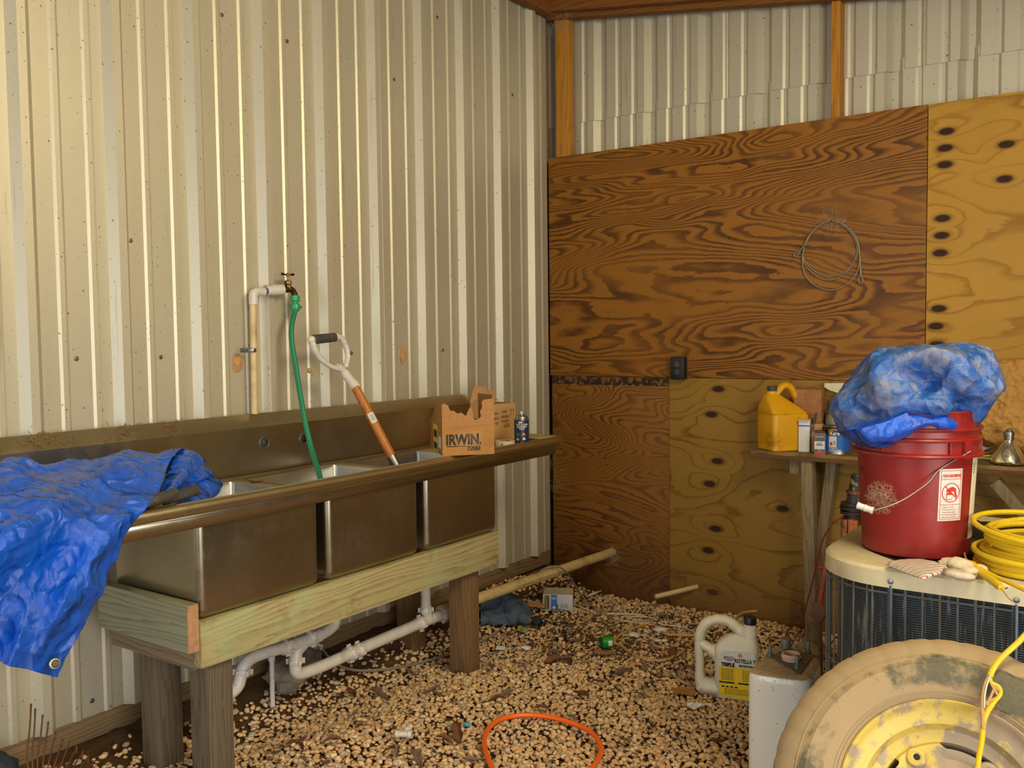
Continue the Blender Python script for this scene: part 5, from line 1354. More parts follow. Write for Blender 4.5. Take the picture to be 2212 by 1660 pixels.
# ---- yellow cable coil
t = thing('cable_coil', 'thick coil of flat yellow electrical cable on the condenser lid', 'cable')
RC = .168
fe = PZ(2235, 1257, AZ+.004); vd = Vector((fe.x-CAM.x, fe.y-CAM.y, 0)).normalized(); cc = fe+vd*RC; cc.x += .035
random.seed(12)
def loop(R1_, z0, off, tilt, ph, w=.0068, name='cable_loop'):
    pts = []
    for a in np.linspace(0, 2*PI, 41)[:-1]:
        r = R1_*(1+.02*math.sin(2*a+ph)+.012*math.sin(3*a+ph*2))
        pts.append(Vector((cc.x+off[0]+r*math.cos(a), cc.y+off[1]+r*math.sin(a), max(AZ+.008, z0+tilt*math.cos(a-ph)))))
    return obj(name, tube(bmesh.new(), pts, w, 8, closed=True, flat=1., up=(0, 0, 1)), CABY, t)
zz = AZ+.012
for i in range(11):
    Rk = RC-.004-.004*(i % 3)+random.uniform(-.004, .004) + (.0 if i < 4 else -.012 + .004*(i > 8))
    ob = loop(Rk, AZ+.010+i*.0078, (random.uniform(-.005, .005)+(.012 if i > 4 else 0), random.uniform(-.005, .005)), random.uniform(.002, .012), random.uniform(0, 6))
loop(RC+.002, AZ+.092, (.004, 0), .012, 2.6); loop(RC-.03, AZ+.050, (.0, .0), .012, 4.); loop(RC-.028, AZ+.068, (.0, .0), .012, 5.)
obj('cable_tail', tube(bmesh.new(), [PG(2088, 1212, .012), PG(2104, 1222, .016), PG(2130, 1236, .014), PG(2170, 1255, .010), PG(2230, 1283, .010), PG(2290, 1312, .01)], .0066, 8, n=5, flat=.6, up=(0, 0, 1)), CABY, t)
obj('taped_end', tube(bmesh.new(), [PG(2096, 1216, .018), PG(2108, 1228, .014), PG(2122, 1240, .012), PG(2145, 1256, .012), PG(2163, 1271, .010)], [.006, .009, .0085, .0075, .0085, .009, .007], 10, n=5), CABY, t)
for k, pts in enumerate((((2160, 1268), (2172, 1272), (2176, 1270)), ((2163, 1272), (2172, 1284), (2178, 1292), (2188, 1300)), ((2088, 1212), (2083, 1195), (2086, 1185), (2094, 1179)))):
    obj('bare_wire', tube(bmesh.new(), [PG(*p, .009-.002*i) for i, p in enumerate(pts)], .0014 if k < 2 else .0026, 6, n=4), (plain('copper_wire', rgb(150, 84, 50), .4, .8) if k == 0 else CABT), t)
# ================================================================== TRACTOR WHEEL leaning on the unit
S_ = .965
c0 = CAM+(Vector((2.535, -2.5, .59))-CAM)*S_
tl, yw = .618, .215
nT = Vector((math.sin(yw)*math.cos(tl), -math.cos(yw)*math.cos(tl), math.sin(tl)))
upT = (Vector((0, 0, 1))-nT*nT.z).normalized(); xT = upT.cross(nT)
Ro, Ri = .342*S_, .202*S_
t = thing('tractor_wheel', 'dusty tyre on a yellow steel rim leaning against the condenser', 'wheel', c0); wh = t
MT = Matrix(((xT.x, upT.x, nT.x, 0), (xT.y, upT.y, nT.y, 0), (xT.z, upT.z, nT.z, 0), (0, 0, 0, 1)))
def PT_(px, py, off=0.):
    d = ray(px, py); tt = ((c0-CAM).dot(nT)+off)/d.dot(nT); return CAM+d*tt
def wob(r, z, a, j):
    if 7 <= j <= 10:
        s = (a/(2*PI)*38) % 1.0
        if s < .16: return (r-.0014*(1 if j > 7 else .5), z-.0012)
    return (r, z)
prof = [(Ri-.004, -.012), (Ri+.004, -.002), (Ri+.010, .004), (Ri+.020, .010), (Ri+.04, .018), (Ri+.07, .020), (Ri+.072, .0185), (Ri+.092, .012), (Ri+.115, .0), (Ro-.004, -.016), (Ro, -.028), (Ro+.002, -.07), (Ro, -.115), (Ro-.02, -.135), (Ri+.04, -.145), (Ri, -.13)]
bm = bmesh.new(); lathe(bm, prof, 266, MT, wob=wob); obj('tyre', bm, TIRE, t, sharp=30)
tb0 = bmesh.new(); box(tb0, (Ro-.052, -.0022, -.009), (Ro-.004, .0022, .004), .0015, RZ(.0))
for v in tb0.verts: v.co = Vector((v.co.x, v.co.y+.22*(Ro-v.co.x), v.co.z-.001-.37*max(0, v.co.x-(Ro-.05))-.25*max(0, v.co.x-(Ro-.02))))
tbm = bpy.data.meshes.new('tread_bar'); tb0.to_mesh(tbm); tb0.free(); tbm.materials.append(TIRE)
for i in range(38):
    o = bpy.data.objects.new('tread_bar', tbm); COL.objects.link(o); o.parent = t; o.matrix_local = MT @ RZ(i*2*PI/38)
for rr_, z in ((Ri+.088, .0142), (Ri+.012, .0065), (Ri+.018, .0095)):
    obj('moulding_line', tube(bmesh.new(), [MT @ Vector((rr_*math.cos(a), rr_*math.sin(a), z-.0005)) for a in np.linspace(0, 2*PI, 97)[:-1]], .0014, 5, closed=True), TIRE, t)
k = S_
rimp = [(Ri+.003, -.002), (Ri+.0045, .0025), (Ri+.001, .005), (Ri-.003, .002), (Ri-.006, -.006), (Ri-.014, -.014), (Ri-.028, -.019), (Ri-.037, -.024), (Ri-.040, -.036), (Ri-.044, -.046), (Ri-.056, -.050), (Ri-.066, -.052), (Ri-.070, -.07), (Ri-.072, -.12)]
bm = bmesh.new(); lathe(bm, rimp, 120, MT); obj('rim', bm, RIMY, t, sharp=40)
RDk = Ri-.066
dp_ = [(RDk+.001, -.078), (RDk, -.052), (RDk-.005, -.046), (RDk-.010, -.047), (RDk-.020, -.054), (RDk-.030, -.056), (RDk-.05, -.050), (RDk-.07, -.046), (.032, -.044), (.030, -.046), (.030, -.07)]
def sk(i, j):
    a = (i/144*4) % 1
    return j in (0, 1) and .24 < a < .76
bm = bmesh.new(); lathe(bm, dp_, 144, MT @ RZ(.47), skip=sk, wob=lambda r, z, a, j: (r-(.008*sm(0, .05, ((a/(2*PI)*4) % 1)-.22)*sm(0, .05, .78-((a/(2*PI)*4) % 1)) if j in (2, 3, 4) else 0), z)); wd_ = obj('wheel_disc', bm, RIMY, t, sharp=45)
bm = bmesh.new(); lathe(bm, [(0, -.10), (RDk, -.10), (RDk+.004, -.09)], 48, MT); obj('hub_backing', bm, BLACK, t)
hb_ = PT_(1980, 1637, -.048)-c0
for q_ in range(5):
    R5 = (MT.inverted() @ hb_); ang = math.atan2(R5.y, R5.x)+q_*2*PI/5; rr_ = math.hypot(R5.x, R5.y)
    if rr_ < .04 or rr_ > RDk-.02: rr_ = RDk*.62
    c = MT @ (RZ(ang) @ Vector((rr_, 0, -.0455)))
    bm = bmesh.new(); lathe(bm, [(.0062, .0015), (.0095, .004), (.017, .0025), (.020, -.004)], 24, frame(c, nT, upT)); obj('bolt_boss', bm, RIMY, t)
    bm = bmesh.new(); lathe(bm, [(0, .0012), (.0064, .0016)], 20, frame(c, nT, upT)); obj('bolt_hole', bm, BLACK, t)
bm = bmesh.new(); lathe(bm, [(0, -.05), (.031, -.05)], 30, MT); obj('axle_bore', bm, BLACK, t)
# low timber block carrying the wheel (below the frame)
lowz = c0.z-Ro*upT.z-.035
bb = gz(c0.x, c0.y-.2)
tb = thing('timber_blocks', 'stacked timber blocks beneath the leaning tractor wheel', 'wood blocks')
yb = (c0-upT*Ro).y
hb2 = lowz - bb
for i in range(3):
    b = bmesh.new(); z0 = bb-.01+(hb2+.005)*i/3
    box(b, (c0.x-.25+.02*i, yb-.03, z0), (c0.x+.28, yb+.17, z0+(hb2+.005)/3-.001), .003); obj('block', b, W_POSTG, tb)
# ---- yellow cord hanging over the wheel
t = thing('hanging_cable', 'yellow cable with a frayed splice hanging down over the tractor wheel', 'cord')
def TC(L_, o=.03): return [PT_(px, py, o) for px, py in L_]
obj('cord', tube(bmesh.new(), [PT_(2300, 1300, .06)]+TC([(2235, 1352), (2200, 1388), (2160, 1425), (2143, 1450), (2139, 1462)], .034), .0058, 10, n=6), CABY, t)
obj('cord', tube(bmesh.new(), TC([(2139, 1462), (2141, 1475), (2158, 1485), (2161, 1500), (2150, 1515), (2138, 1530), (2130, 1545), (2124, 1565), (2121, 1600), (2114, 1640), (2110, 1680), (2108, 1740)], .032), [.004]*5+[.0052]*7, 10, n=6), CABY, t)
obj('bare_strand', tube(bmesh.new(), TC([(2140, 1458), (2130, 1475), (2124, 1500), (2122, 1530), (2123, 1552), (2124, 1575)], .036), .0038, 8, n=5), CABT, t)
obj('bare_strand', tube(bmesh.new(), TC([(2140, 1460), (2132, 1480), (2127, 1505), (2126, 1530)], .0405), .0016, 6, n=5), CABW, t)
for a, b_ in (((2140, 1475), (2157, 1505)), ((2150, 1484), (2132, 1525)), ((2157, 1506), (2128, 1520)), ((2148, 1482), (2158, 1492))):
    bm = bmesh.new(); beam(bm, PT_(*a, .034), PT_(*b_, .035), .0045, .001, 0, up=nT); obj('torn_jacket', bm, CARDL, t)
# ================================================================== WHITE TANK
TT_ = .5
ct = (PZ(1612, 1455, TT_)+PZ(1777, 1425, TT_)+PZ(1690, 1393, TT_)+PZ(1750, 1470, TT_))/4
t = thing('white_tank', 'speckled white enamel tank with dusty top and upright bolts beside the wheel', 'tank', (ct.x, ct.y, gz(ct.x, ct.y)-.01)); tk = t
tq = [PZ(px, py, TT_)-Vector((ct.x, ct.y, 0)) for px, py in ((1608, 1455), (1750, 1474), (1779, 1424), (1700, 1392), (1672, 1398))]
# rounded outline from the corner points
def rpoly(P, r, n=6):
    out = []; m = len(P)
    for i in range(m):
        a, b_, c = P[i-1], P[i], P[(i+1) % m]; u = (a-b_).normalized(); w = (c-b_).normalized()
        r_ = r[i] if isinstance(r, (list, tuple)) else r
        p, q_ = b_+u*min(r_, (a-b_).length*.48), b_+w*min(r_, (c-b_).length*.48)
        for k in range(n+1):
            s = k/n; out.append(p*(1-s)**2+b_*2*s*(1-s)+q_*s*s)
    return out
base = [Vector((p.x, p.y, 0)) for p in tq]
rp = rpoly(base, [.05, .05, .06, .06, .04])
Ht = TT_-t.location.z
def TS(z, sc_=1.0): return [(p.x*sc_, p.y*sc_, z) for p in rp]
bm = bmesh.new(); loft(bm, [TS(0), TS(Ht-.025), TS(Ht-.012, .99), TS(Ht-.003, .965)], cap=False); bm.faces.new([bm.verts.new(p) for p in TS(0)]); obj('shell', bm, TANKW, t, sharp=60)
bm = bmesh.new(); loft(bm, [TS(Ht-.0032, .966), TS(Ht, .94), TS(Ht+.0005, .7)], cap=True); obj('dusty_top', bm, DUST, t, sharp=60)
def TP(px, py, h=0): p = PZ(px, py, TT_+h); return Vector((p.x-ct.x, p.y-ct.y, Ht+h))
fc = TP(1707, 1435, .0); 
bm = bmesh.new(); f3 = [TP(1665, 1422), TP(1726, 1462), TP(1758, 1418), TP(1700, 1405)]; fr = rpoly([Vector((p.x, p.y, 0)) for p in f3], .02)
loft(bm, [[(p.x, p.y, Ht) for p in fr], [(p.x, p.y, Ht+.006) for p in fr]], cap=True); obj('flange', bm, plain('dusty_flange', rgb(116, 104, 82), .9, var=.3, dirt=rgb(60, 52, 42)), t)
rc_ = TP(1709, 1416, .02)
PINK = plain('pale_pink_plastic', rgb(214, 176, 150), .6)
bm = bmesh.new(); lathe(bm, [(.024, 0), (.0275, 0), (.0275, .008), (.030, .010), (.030, .014), (.0275, .016), (.0275, .022), (.023, .022), (.022, .004), (0, .004)], 32, T(rc_.x, rc_.y, Ht+.004)); obj('port_ring', bm, PINK, t)
for (px, py) in ((1664, 1421), (1722, 1448), (1746, 1416)):
    p = TP(px, py); bm = bmesh.new(); lathe(bm, [(0, .045), (.0048, .045), (.0055, .043), (.0055, .008)], 12, T(p.x, p.y, Ht)); lathe(bm, [(.0055, .012), (.010, .012), (.010, .005), (.0145, .0045), (.0145, 0)], 6, T(p.x, p.y, Ht+.001)); obj('bolt', bm, plain('grey_bolt', rgb(120, 122, 112), .6, .5), t)
p = TP(1697, 1402); bm = bmesh.new(); lathe(bm, [(0, .034), (.015, .034), (.0165, .031), (.0165, .0)]+[], 18, T(p.x, p.y, Ht)); obj('pipe_nipple', bm, plain('galvanised_fitting', rgb(132, 128, 112), .6, .4), t)
random.seed(8); bm = bmesh.new()
for i in range(220):
    px, py = random.uniform(1640, 1770), random.uniform(1405, 1475); p = TP(px, py, .001)
    q_ = Vector((p.x, p.y, 0))
    a = random.uniform(0, 6.3); L_ = random.uniform(.003, .014); tube(bm, [p, p+Vector((math.cos(a)*L_, math.sin(a)*L_, random.uniform(.001, .005)))], .0006, 3)
o = obj('chaff', bm, DUST, t); o['kind'] = 'stuff'
# ================================================================== WHITE OIL JUG
pj = G(1571, 1506)
t = thing('oil_jug', 'dirty white plastic oil jug with yellow label standing on the gravel', 'jug', pj, math.radians(16)); jk = t
t.location.z = gz(pj.x, pj.y)+.008
sx0, sx1 = -.117, .117
bm = bmesh.new()
loft(bm, [sec(.15, .09, .022, 0, .035, 0), sec(.16, .105, .025, .006, .036, 0), sec(.16, .108, .025, .17, .036, 0), sec(.158, .106, .025, .19, .036, 0), sec(.14, .09, .025, .213, .041, 0), sec(.10, .06, .024, .238, .055, 0), sec(.055, .048, .02, .250, .080, 0), sec(.046, .046, .0228, .256, .084, 0, ), sec(.044, .044, .0219, .286, .084, 0)])
obj('body', bm, OILD, t, sharp=50)
bm = bmesh.new(); lathe(bm, [(0, .309), (.0225, .309), (.024, .306), (.024, .283), (.021, .283)], 28, T(.084, 0, 0), wob=lambda r, z, a, j: (r+(.0006*math.sin(a*28) if j in (2, 3) else 0), z)); obj('cap', bm, BLACK, t)
obj('handle', tube(bmesh.new(), [(-.045, 0, .02), (-.092, 0, .018), (-.103, 0, .05), (-.104, 0, .12), (-.106, 0, .19), (-.100, 0, .235), (-.078, 0, .270), (-.040, 0, .288), (0, 0, .286), (.03, 0, .268), (.06, 0, .243), (.08, 0, .225)], [.026, .024, .019, .017, .018, .020, .020, .0185, .0185, .020, .024, .026], 14, n=6, flat=1.3, up=(0, 1, 0)), OILD, t, sharp=60)
obj('handle_web', tube(bmesh.new(), [(-.1, 0, .192), (-.075, 0, .178), (-.05, 0, .165), (-.03, 0, .15)], [.016, .018, .024, .03], 12, n=5, flat=1.5, up=(0, 1, 0)), OILD, t, sharp=60)
obj('foot', tube(bmesh.new(), [(-.098, 0, .03), (-.07, 0, .028), (-.03, 0, .032)], [.024, .030, .034], 12, n=4, flat=1.5, up=(0, 1, 0)), OILD, t, sharp=60)
FY = -.0542
bm = bmesh.new(); prism(bm, [(-.026, .035), (-.020, .018), (.094, .008), (.106, .014), (.108, .128), (-.024, .128)], .0008, T(0, FY-.0006, 0)); obj('yellow_label', bm, plain('label_yellow', rgb(232, 196, 10), .45, bump=0), t)
bm = bmesh.new(); prism(bm, [(-.030, .129), (.110, .129), (.106, .19), (-.012, .19)], .0006, T(0, FY-.0002, 0)); obj('white_label', bm, WHITE, t)
JT = lambda x, z, y=FY-.0016: T(x, y, z) @ RX(PI/2)
text('ROTELLA T', .0205, JT(.070, .148), INK, t, .0006, sx=.74); text('TRIPLE', .0185, JT(.008, .131), INK, t, .0012, sx=.88); text('PROTECTION', .0105, JT(.074, .133), INK, t, .0006, sx=.8)
text('HEAVY DUTY\nMOTOR OIL\n15W-40', .0068, JT(.012, .164), INK, t, .0001)
bm = bmesh.new(); lathe(bm, [(0, .001), (.006, .001), (.0066, 0)], 18, JT(.052, .176), wob=lambda r, z, a, j: (r*(1+.1*math.sin(a*7)), z)); obj('shell_emblem', bm, RED, t)
bm = bmesh.new(); lathe(bm, [(0, .0016), (.0046, .0016), (.005, .001)], 18, JT(.052, .176), wob=lambda r, z, a, j: (r*(1+.12*math.sin(a*7)), z)); obj('shell_emblem', bm, GOLD, t)
for i in range(7):
    text('PROTECTS AGAINST WEAR', .0046, JT(.006, .118-i*.0065), INK, t, 0, sx=.8); text('HEAT AND DEPOSITS', .0046, JT(.078, .118-i*.0065), INK, t, 0, sx=.8)
bm = bmesh.new(); prism(bm, [(-.024, .066), (.034, .066), (.030, .072), (-.024, .072)], .0006, T(0, FY-.0012, 0)); obj('black_bar', bm, INK, t)
bm = bmesh.new(); prism(bm, [(.044, .066), (.106, .066), (.106, .072), (.046, .072)], .0006, T(0, FY-.0012, 0)); obj('black_bar', bm, INK, t)
for i, x in enumerate((-.010, .006, .022, .038)): 
    bm = bmesh.new(); prism(bm, [(x-.006, .050), (x+.006, .050), (x+.005, .054), (x+.001, .057), (x-.005, .054)], .0004, T(0, FY-.0012, 0)); obj('printed_vehicle', bm, INK, t)
for i in range(4): text('READ AND FOLLOW ALL DIRECTIONS FOR USE', .0044, JT(.040, .043-i*.006), INK, t, 0, sx=.95)
# ================================================================== GROUND CLUTTER
def onG(L_, h=.006, n=None): return [G(px, py, h) for px, py in L_]
def cordthing(name, label, cat, paths, r, m, flat=1.0, h=.006):
    t = thing(name, label, cat)
    for i, L_ in enumerate(paths):
        pts = [G(p[0], p[1], (p[2] if len(p) > 2 else h)) for p in L_]
        obj('strand', tube(bmesh.new(), pts, r, 8, n=5, flat=flat, up=(0, 0, 1)), m, t)
    return t
# orange hose
t = thing('orange_hose', 'bright orange hose looped on the gravel in the foreground', 'hose')
oh = [(1240, 1790), (1120, 1750), (1075, 1700), (1062, 1658), (1048, 1620), (1048, 1590), (1062, 1567), (1090, 1552), (1130, 1546), (1175, 1548), (1220, 1558), (1262, 1574), (1288, 1594), (1298, 1620), (1290, 1645), (1270, 1670), (1235, 1715), (1180, 1780), (1120, 1870)]
obj('hose_tube', tube(bmesh.new(), [G(px, py, .016) for px, py in oh], .0085, 12, n=7), ORANGE, t)
# grey flat cable arching over the waste pipe
t = thing('grey_cable', 'twin grey cable running along the gravel and arching over the waste pipe', 'cable')
pts = [G(688, 1400, .10), G(700, 1408, .05), G(720, 1432, .012), G(755, 1447, .01), G(800, 1450, .008), G(880, 1440, .008), G(975, 1413, .008), G(1040, 1386, .01), G(1090, 1352, .02), PY(1115, 1310, -.55), PY(1135, 1278, -.5), PX(1158, 1246, XP-.02), PX(1180, 1229, XP+.01), PX(1205, 1226, XP+.05), PX(1222, 1236, XP+.08), PY(1240, 1262, -.33), PY(1262, 1295, -.3), G(1285, 1315, .012), G(1300, 1322, .006)]
obj('strand', tube(bmesh.new(), pts, .0042, 8, n=6), CABG, t)
obj('strand', tube(bmesh.new(), [p+Vector((.003, -.004, .0055)) for p in pts], .0036, 8, n=6), CABG, t)
o = obj('wire_tag', box(bmesh.new(), (-.028, -.001, -.014), (.028, .001, .014), .0008), PAPER, t); o.location = G(683, 1396, .10); o.rotation_euler = (.2, .35, .6)
web('cobweb', 'tangle of dark silk and chaff where the grey cable meets the gravel', G(1300, 1325, .005), .035, 90, (0, 0, 1), 9, .02, .0006)
cordthing('tan_cable', 'tan flat cable snaking over the gravel past the green cap', 'cable', [[(1500, 1373), (1470, 1373), (1440, 1371), (1425, 1362), (1412, 1352), (1395, 1350), (1375, 1356), (1350, 1366), (1335, 1376), (1325, 1386)], [(1295, 1393), (1320, 1391), (1340, 1395), (1360, 1410), (1385, 1423), (1410, 1428), (1440, 1426), (1465, 1414), (1485, 1398), (1500, 1382)]], .0058, CABT, 1.2)
cordthing('tan_cable', 'tan cable lying along the foot of the green plywood behind the white jug', 'cable', [[(1580, 1345, .01), (1592, 1332, .03), (1610, 1323, .035), (1650, 1320, .035), (1690, 1317, .035), (1720, 1321, .03), (1755, 1332, .02)]], .0055, CABT, 1.2)
cordthing('white_cable', 'thin white cable curled beside the white plastic scraps', 'cable', [[(1345, 1372), (1375, 1373), (1395, 1373), (1412, 1382), (1425, 1385)], [(1345, 1342), (1368, 1344), (1385, 1347), (1410, 1346), (1440, 1351), (1478, 1356), (1490, 1362)]], .003, CABW)
cordthing('white_cable', 'pair of white cable offcuts nearest to the foot of the plywood', 'cable', [[(1312, 1326), (1340, 1327), (1370, 1328), (1394, 1330)], [(1365, 1333), (1400, 1334), (1425, 1343), (1442, 1344)], [(1240, 1307), (1262, 1315), (1285, 1325)]], .0034, CABW)
cordthing('black_cable', 'thin black cable running out of the black cup', 'cable', [[(1175, 1340), (1190, 1347), (1205, 1345), (1225, 1347), (1236, 1356)], [(1215, 1385), (1224, 1378), (1230, 1380)]], .0026, BLACK)
cordthing('thin_wire', 'thin yellow wire bent over the gravel inside the orange hose loop', 'wire', [[(1172, 1578), (1180, 1568), (1192, 1562), (1210, 1561)]], .0012, CABT)
# green cap
c = G(1312, 1388, .026); ax = (RT*1.0+fw*.25); ax.z = 0; ax.normalize()
t = thing('green_cap', 'green plastic ring cap with a white price sticker on the gravel', 'cap')
bm = bmesh.new(); lathe(bm, [(.0235, -.024), (.026, -.024), (.0262, .024), (.024, .024), (.0235, -.022)], 32, frame(c-ax*.004, ax, (0, 0, 1))); obj('ring', bm, GREENC, t)
bm = bmesh.new(); Mx = frame(c-ax*.004, ax, (0, 0, 1)); grid(bm, lambda u, v: Mx @ Vector((.0266*math.cos(-1.05-.9*u), .0266*math.sin(-1.05-.9*u), .0+.018*v)), 6, 2)
vc = sum((v.co for v in bm.verts), Vector())/len(bm.verts)
if (vc-c).dot(CAM-c) < 0:
    bm.free(); bm = bmesh.new(); grid(bm, lambda u, v: Mx @ Vector((.0266*math.cos(1.05+.9*u), .0266*math.sin(1.05+.9*u), .0+.018*v)), 6, 2)
obj('sticker', bm, PAPER, t)
# product pouch / box
a_, b_ = G(1172, 1322, .0), G(1237, 1328, .0)
ex = (b_-a_); ex.z = 0; Wp = ex.length; ex.normalize()
t = thing('product_pack', 'creased white and blue product pack propped up behind the black cup', 'package', (a_.x, a_.y, a_.z+.004), math.atan2(ex.y, ex.x))
tiltP = T(0, 0, 0) @ RX(-.22)
Hp = .118
bm = bmesh.new(); box(bm, (0, 0, 0), (Wp, .03, Hp*.72), .002, tiltP); obj('body', bm, plain('silver_card', rgb(176, 176, 178), .4), t)
bm = bmesh.new(); box(bm, (.002, .001, Hp*.72), (Wp+.002, .028, Hp), .002, tiltP); obj('top_panel', bm, plain('dusty_card', rgb(150, 132, 96), .8), t)
def PKm(x, z, y=-.0006): return tiltP @ T(x, y, z) @ RX(PI/2)
def prect(x0, x1, z0, z1, m, nm, y=-.0006): 
    b = bmesh.new(); box(b, (Wp*x0, y, Hp*z0), (Wp*x1, y+.0004, Hp*z1), 0, tiltP); return obj(nm, b, m, t)
prect(.06, .22, .08, .66, GREYP, 'printed_panel'); prect(.08, .19, .14, .58, INK, 'printed_panel', -.001); prect(.28, .48, .05, .69, BLUEP, 'blue_panel'); prect(.44, .51, .05, .30, INK, 'printed_panel', -.0004)
text('DEFIANT', .012, tiltP @ T(Wp*.155, -.0016, Hp*.36) @ RY(-PI/2) @ RX(PI/2), GOLD, t, .0004, sx=1.1)
text('MOTION\nLIGHT', .0065, PKm(Wp*.38, Hp*.54, -.0012), PAPER, t, .0002)
bm = bmesh.new(); prism(bm, [(Wp*.32, Hp*.15), (Wp*.38, Hp*.09), (Wp*.44, Hp*.15), (Wp*.40, Hp*.20), (Wp*.38, Hp*.26), (Wp*.36, Hp*.20)], .0004, tiltP @ T(0, -.0012, 0)); obj('lamp_symbol', bm, PAPER, t)
text('installs in minutes\nno wiring needed\nindoor or outdoor\nbattery included\nadjustable head', .0052, PKm(Wp*.72, Hp*.30, -.0009), GREYP, t, 0)
# black cup
c = G(1160, 1346, .028); ax = (CAM-c); ax.z = .25*ax.length; ax = (Vector((ax.x, ax.y, 0)).normalized()+Vector((0, 0, .12))).normalized()
t = thing('black_cup', 'black plastic cup lying on its side with its open end towards the room', 'cup')
bm = bmesh.new(); lathe(bm, [(0, -.07), (.022, -.07), (.0265, .0), (.0275, .0), (.0275, -.002), (.0245, -.004), (.02, -.062), (0, -.062)], 28, frame(c, ax, (0, 0, 1))); obj('cup', bm, BLACK, t)
# denim
t = thing('denim_rag', 'faded blue denim rag crumpled on the ground beneath the waste pipe', 'cloth')
rows = [[G(1036, 1348, .01), G(1075, 1350, .015), G(1110, 1345, .02), G(1140, 1352, .01)], [G(1036, 1335, .05), G(1080, 1335, .04), G(1112, 1330, .06), G(1145, 1338, .04)], [G(1036, 1315, .03), G(1075, 1318, .03), G(1100, 1305, .075), G(1150, 1325, .03)], [G(1036, 1305, .05), G(1070, 1300, .05), G(1090, 1292, .09), G(1128, 1305, .05)], [G(1040, 1298, .01), G(1070, 1296, .02), G(1095, 1290, .05), G(1125, 1300, .01)]]
obj('cloth', net(rows, 10, 9, lambda p, u, v: .026*crease(p, 15, 7)), DENIM, t, sharp=None, solid=.002)
# misc small litter
def litter(name, label, cat, px, py, bm, m, rz=0., h=.008, group=None, tilt=(0, 0)):
    p = G(px, py, h); o = obj(name, bm, m, loc=p, rot=(tilt[0], tilt[1], rz)); return tag(o, label, cat, group)
def sheetbm(w, d, curl=.004, seed=0, nu=8, nv=6, jag=.0):
    b = bmesh.new()
    def f(u, v):
        x, y = (u-.5)*w, (v-.5)*d; e = 1+jag*noise.noise(Vector((u*6, v*6, seed)))
        return (x*e, y*e, curl*(2*noise.noise(Vector((u*2.2+seed, v*2.2, seed)))+.6*noise.noise(Vector((u*7, v*7, seed)))))
    return grid(b, f, nu, nv)
litter('wrapper', 'lime green and blue wrapper scrap on the gravel below the denim rag', 'wrapper', 1128, 1360, sheetbm(.05, .075, .008, 3), LIME, .5)
p = G(1132, 1364, .019); o = obj('wrapper', sheetbm(.024, .022, .004, 4), plain('pale_blue_print', rgb(120, 150, 170), .6), loc=p, rot=(0, 0, .5)); tag(o, 'pale blue paper square lying on the lime wrapper', 'paper')
litter('cardboard_scrap', 'flat brown cardboard scrap beside the foot of the white oil jug', 'cardboard', 1478, 1493, sheetbm(.085, .075, .003, 6, jag=.3), CARD, .6)
litter('cardboard_scrap', 'small brown cardboard scrap in front of the green cap', 'cardboard', 1305, 1409, sheetbm(.085, .05, .004, 7, jag=.3), BOXB, .5)
litter('cardboard_scrap', 'tan paper bag scrap lying between the denim rag and the product pack', 'cardboard', 1155, 1306, sheetbm(.11, .10, .008, 9, jag=.3), CARDL, .2, .012)
b = bmesh.new(); [box(b, (-.035, -.012, 0), (.02, .012, .0015), 0, RX(.1))]; litter('white_strip', 'bent white plastic strip in front of the oil jug', 'plastic scrap', 1511, 1524, sheetbm(.085, .026, .012, 8, 10, 3), WHITE, .75, .014)
b = bmesh.new(); box(b, (-.02, -.012, 0), (.02, .012, .002), .0008); box(b, (-.02, -.013, .002), (.02, -.011, .010)); box(b, (-.02, .011, .002), (.02, .013, .010)); bmesh.ops.remove_doubles(b, verts=b.verts, dist=.0012)
litter('white_clip', 'white plastic channel clip near the front sink post', 'plastic scrap', 1081, 1403, b, WHITE, .5)
for k, (px, py, s_) in enumerate(((1137, 1400, .022), (1368, 1372, .028), (1425, 1361, .034), (1420, 1384, .014), (1436, 1384, .014))):
    b = bmesh.new(); bmesh.ops.create_icosphere(b, subdivisions=2, radius=s_)
    for v in b.verts: v.co = Vector((v.co.x, v.co.y*.8, v.co.z*.4))*(1+.5*noise.noise(v.co*60+Vector((k, 0, 0))))
    litter('white_scrap', ['crumpled white plastic scrap by the grey leaves near the sink post', 'white foam scrap between the two tan cable loops', 'white torn plastic piece above the foam scrap', 'small white knob at the end of the white cable', 'rightmost white scrap of the white cable pieces'][k], 'plastic scrap', px, py, b, WHITE, h=.008)
t = thing('pipe_tee', 'small white plastic pipe tee lying on the gravel left of the blue scraps', 'pipe fitting', G(873, 1587, .016), .5)
bm = bmesh.new()
for (p0, p1) in (((-.026, 0, 0), (.024, 0, 0)), ((0, 0, 0), (.008, .028, .004))): tube(bm, [Vector(p0), Vector(p1)], .010, 14)
o_ = obj('tee', bm, PVC, t)
for (p0, d) in (((-.024, 0, 0), (-1, 0, 0)), ((.022, 0, 0), (1, 0, 0)), ((.007, .025, .0035), (.25, 1, .1))):
    bm = bmesh.new(); lathe(bm, [(.009, .004), (.0125, .004), (.0128, -.008), (.010, -.009)], 16, frame(p0, d, (0, 0, 1))); obj('collar', bm, PVC, t)
bm = bmesh.new(); lathe(bm, [(0, 0), (.0085, 0)], 14, frame((-.0285, 0, 0), (-1, 0, 0), (0, 0, 1))); obj('opening', bm, RUBG, t)
